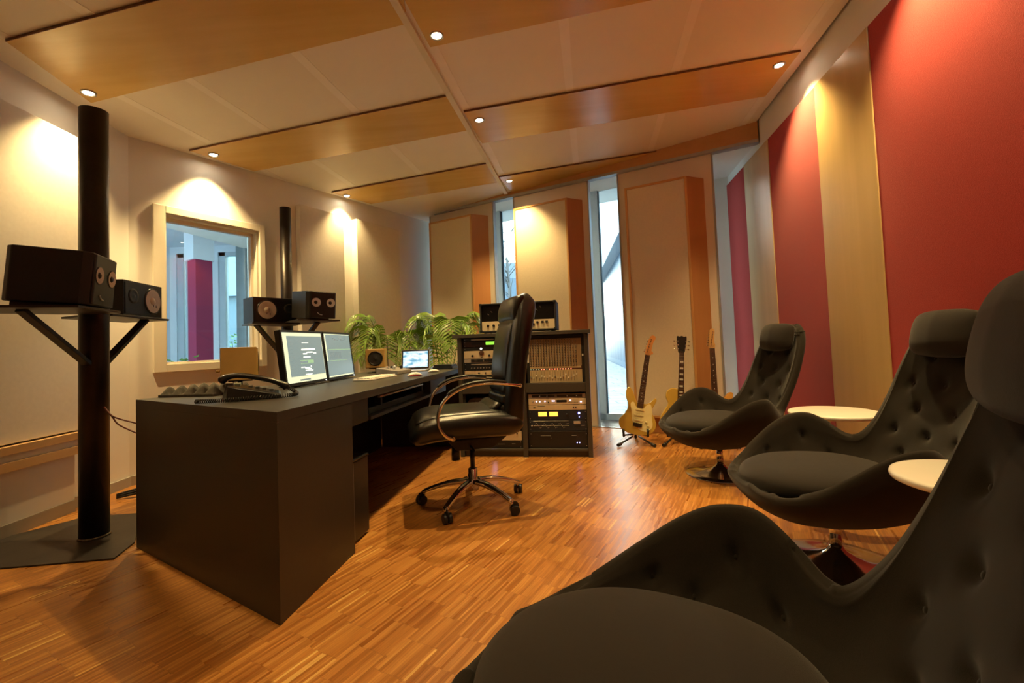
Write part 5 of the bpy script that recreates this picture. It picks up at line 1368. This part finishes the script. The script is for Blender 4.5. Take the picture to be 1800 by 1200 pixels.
# ------------------------------------------------------------------ palms
LEAF = mat('palm_green', (.20, .34, .05), .35, var=.35, nscale=20, spec=.5)
STEMM = mat('palm_stalk', (.07, .10, .025), .5)
POT = mat('dark_planter', (.04, .035, .03), .5)
def palm(x, y, label, fr):
    rt = thing('potted_palm', label, 'plant', (x, y, 0))
    MB().lathe([(.001, 0), (.13, 0), (.165, .28), (.170, .30), (.158, .30), (.150, .27), (.001, .27)], 32).build('pot', POT, rt)
    for az, reach, top_, droop in fr:
        d = Vector((math.cos(R_(az)), math.sin(R_(az)), 0))
        pts = smoothpath([d*.02+ez*.265, d*reach*.18+ez*(top_*.55), d*reach*.48+ez*(top_*.93), d*reach*.75+ez*top_, d*reach+ez*(top_-droop)], 9)
        f = MB(); f.m(STEMM).tube(pts, [.006-.0045*i/(len(pts)-1) for i in range(len(pts))], 6)
        f.m(LEAF)
        n = len(pts)
        for i in range(int(n*.38), n):
            for half in (0,):
                if i+half > n-1: continue
                p = pts[i].lerp(pts[min(i+1, n-1)], half); tg = (pts[min(i+1, n-1)]-pts[max(i-1, 0)]).normalized(); sd = tg.cross(ez)
                sd = sd.normalized() if sd.length > .05 else Vector((1, 0, 0))
                q = (i+half-n*.38)/(n*.62); ln = .25*math.sin(PI*(.12+.80*q))**.7
                for sg in (-1, 1):
                    dr = (sd*sg*.85+tg*.55+ez*.10).normalized(); 
                    a = p; b = p+dr*ln*.45+ez*-.008; c = p+dr*ln*.85-ez*ln*.28; e_ = p+dr*ln*1.0-ez*ln*.55
                    wv_ = tg*.0105
                    f.add([a-wv_*.4, a+wv_*.4, b+wv_, b-wv_, c+wv_*.8, c-wv_*.8, e_], [(0, 1, 2, 3), (3, 2, 4, 5), (5, 4, 6)], True)
        f.build('frond', None, rt)
    return rt
palm(-1.36, 4.95, 'potted palm on the left, beside the wooden cube speaker', [(190, .38, 1.24, .10), (170, .34, 1.30, .16), (20, .40, 1.26, .20), (-35, .40, 1.10, .22), (-75, .40, 1.08, .22), (225, .34, 1.06, .2), (-110, .40, 1.16, .24), (0, .36, .98, .2)])
palm(-.74, 4.98, 'potted palm on the right, between the laptop and the rack', [(180, .32, 1.26, .22), (10, .42, 1.28, .22), (-30, .44, 1.16, .25), (-70, .40, 1.22, .25), (215, .30, 1.12, .22), (130, .32, 1.30, .2), (50, .34, 1.24, .22), (-95, .40, 1.04, .25), (-10, .40, .98, .22)])

# plants seen through the control window
def shrub(loc, h, label, n=60, sp=.25):
    rt = thing('shrub', label, 'plant', loc); f = MB()
    for k in range(n):
        a = random.random()*2*PI; zz = h*(.25+.75*random.random()); r = sp*math.sqrt(random.random())*(.4+.6*zz/h)
        p = Vector((math.cos(a)*r, math.sin(a)*r, zz)); d = Vector((math.cos(a), math.sin(a), .4)).normalized(); s_ = d.cross(ez).normalized()*.03
        f.add([p-s_*.3, p+d*.03+s_, p+d*.09, p+d*.03-s_], [(0, 1, 2, 3)], True)
    f.build('foliage', LEAF, rt)
    m = MB()
    for k in range(6):
        a = k; m.tube([(0, 0, .0), (math.cos(a)*sp*.3, math.sin(a)*sp*.3, h*.5), (math.cos(a)*sp*.6, math.sin(a)*sp*.6, h*.9)], .008, 6)
    m.build('branches', STEMM, rt); return rt
pA = aty(322, 640, 5.2); shrub(Vector((pA.x, 5.2, -.01)), .95, 'small leafy plant in the side room, low in the control window', 90, .2)
pB = aty(418, 640, 9.2); shrub(Vector((pB.x, 9.2, -.14)), 1.5, 'light green bush outside the side room window', 420, .6)
# building and trees outside the side room
rt = thing('white_annex', 'white building outside, seen through the control window', 'building', (0, 0, 0))
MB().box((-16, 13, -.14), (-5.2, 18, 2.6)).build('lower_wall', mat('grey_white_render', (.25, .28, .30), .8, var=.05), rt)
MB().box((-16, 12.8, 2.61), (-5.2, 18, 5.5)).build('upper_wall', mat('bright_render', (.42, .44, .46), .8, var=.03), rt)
# bare tree beyond the narrow window gap
tr = thing('bare_tree', 'thin bare tree outside the narrow window gap', 'tree', (-.02*11, 11.0, -.14))
tr.location = (aty(894, 500, 11).x, 11.0, -.14)
BARK = mat('grey_bark', (.12, .11, .10), .9)
m = MB().tube([(0, 0, 0), (.05, 0, 1.6), (-.02, 0, 3.2)], [.07, .05, .03], 8)
m.build('trunk', BARK, tr)
m = MB(); random.seed(3)
for k in range(40):
    z = 1.2+2.6*random.random(); a = random.random()*6.28; l = .4+.6*random.random(); m.tube([(0, 0, z), (math.cos(a)*l*.6, math.sin(a)*l*.6, z+l*.5), (math.cos(a)*l, math.sin(a)*l, z+l*.65)], [.012, .008, .003], 5)
m.build('branches', BARK, tr)
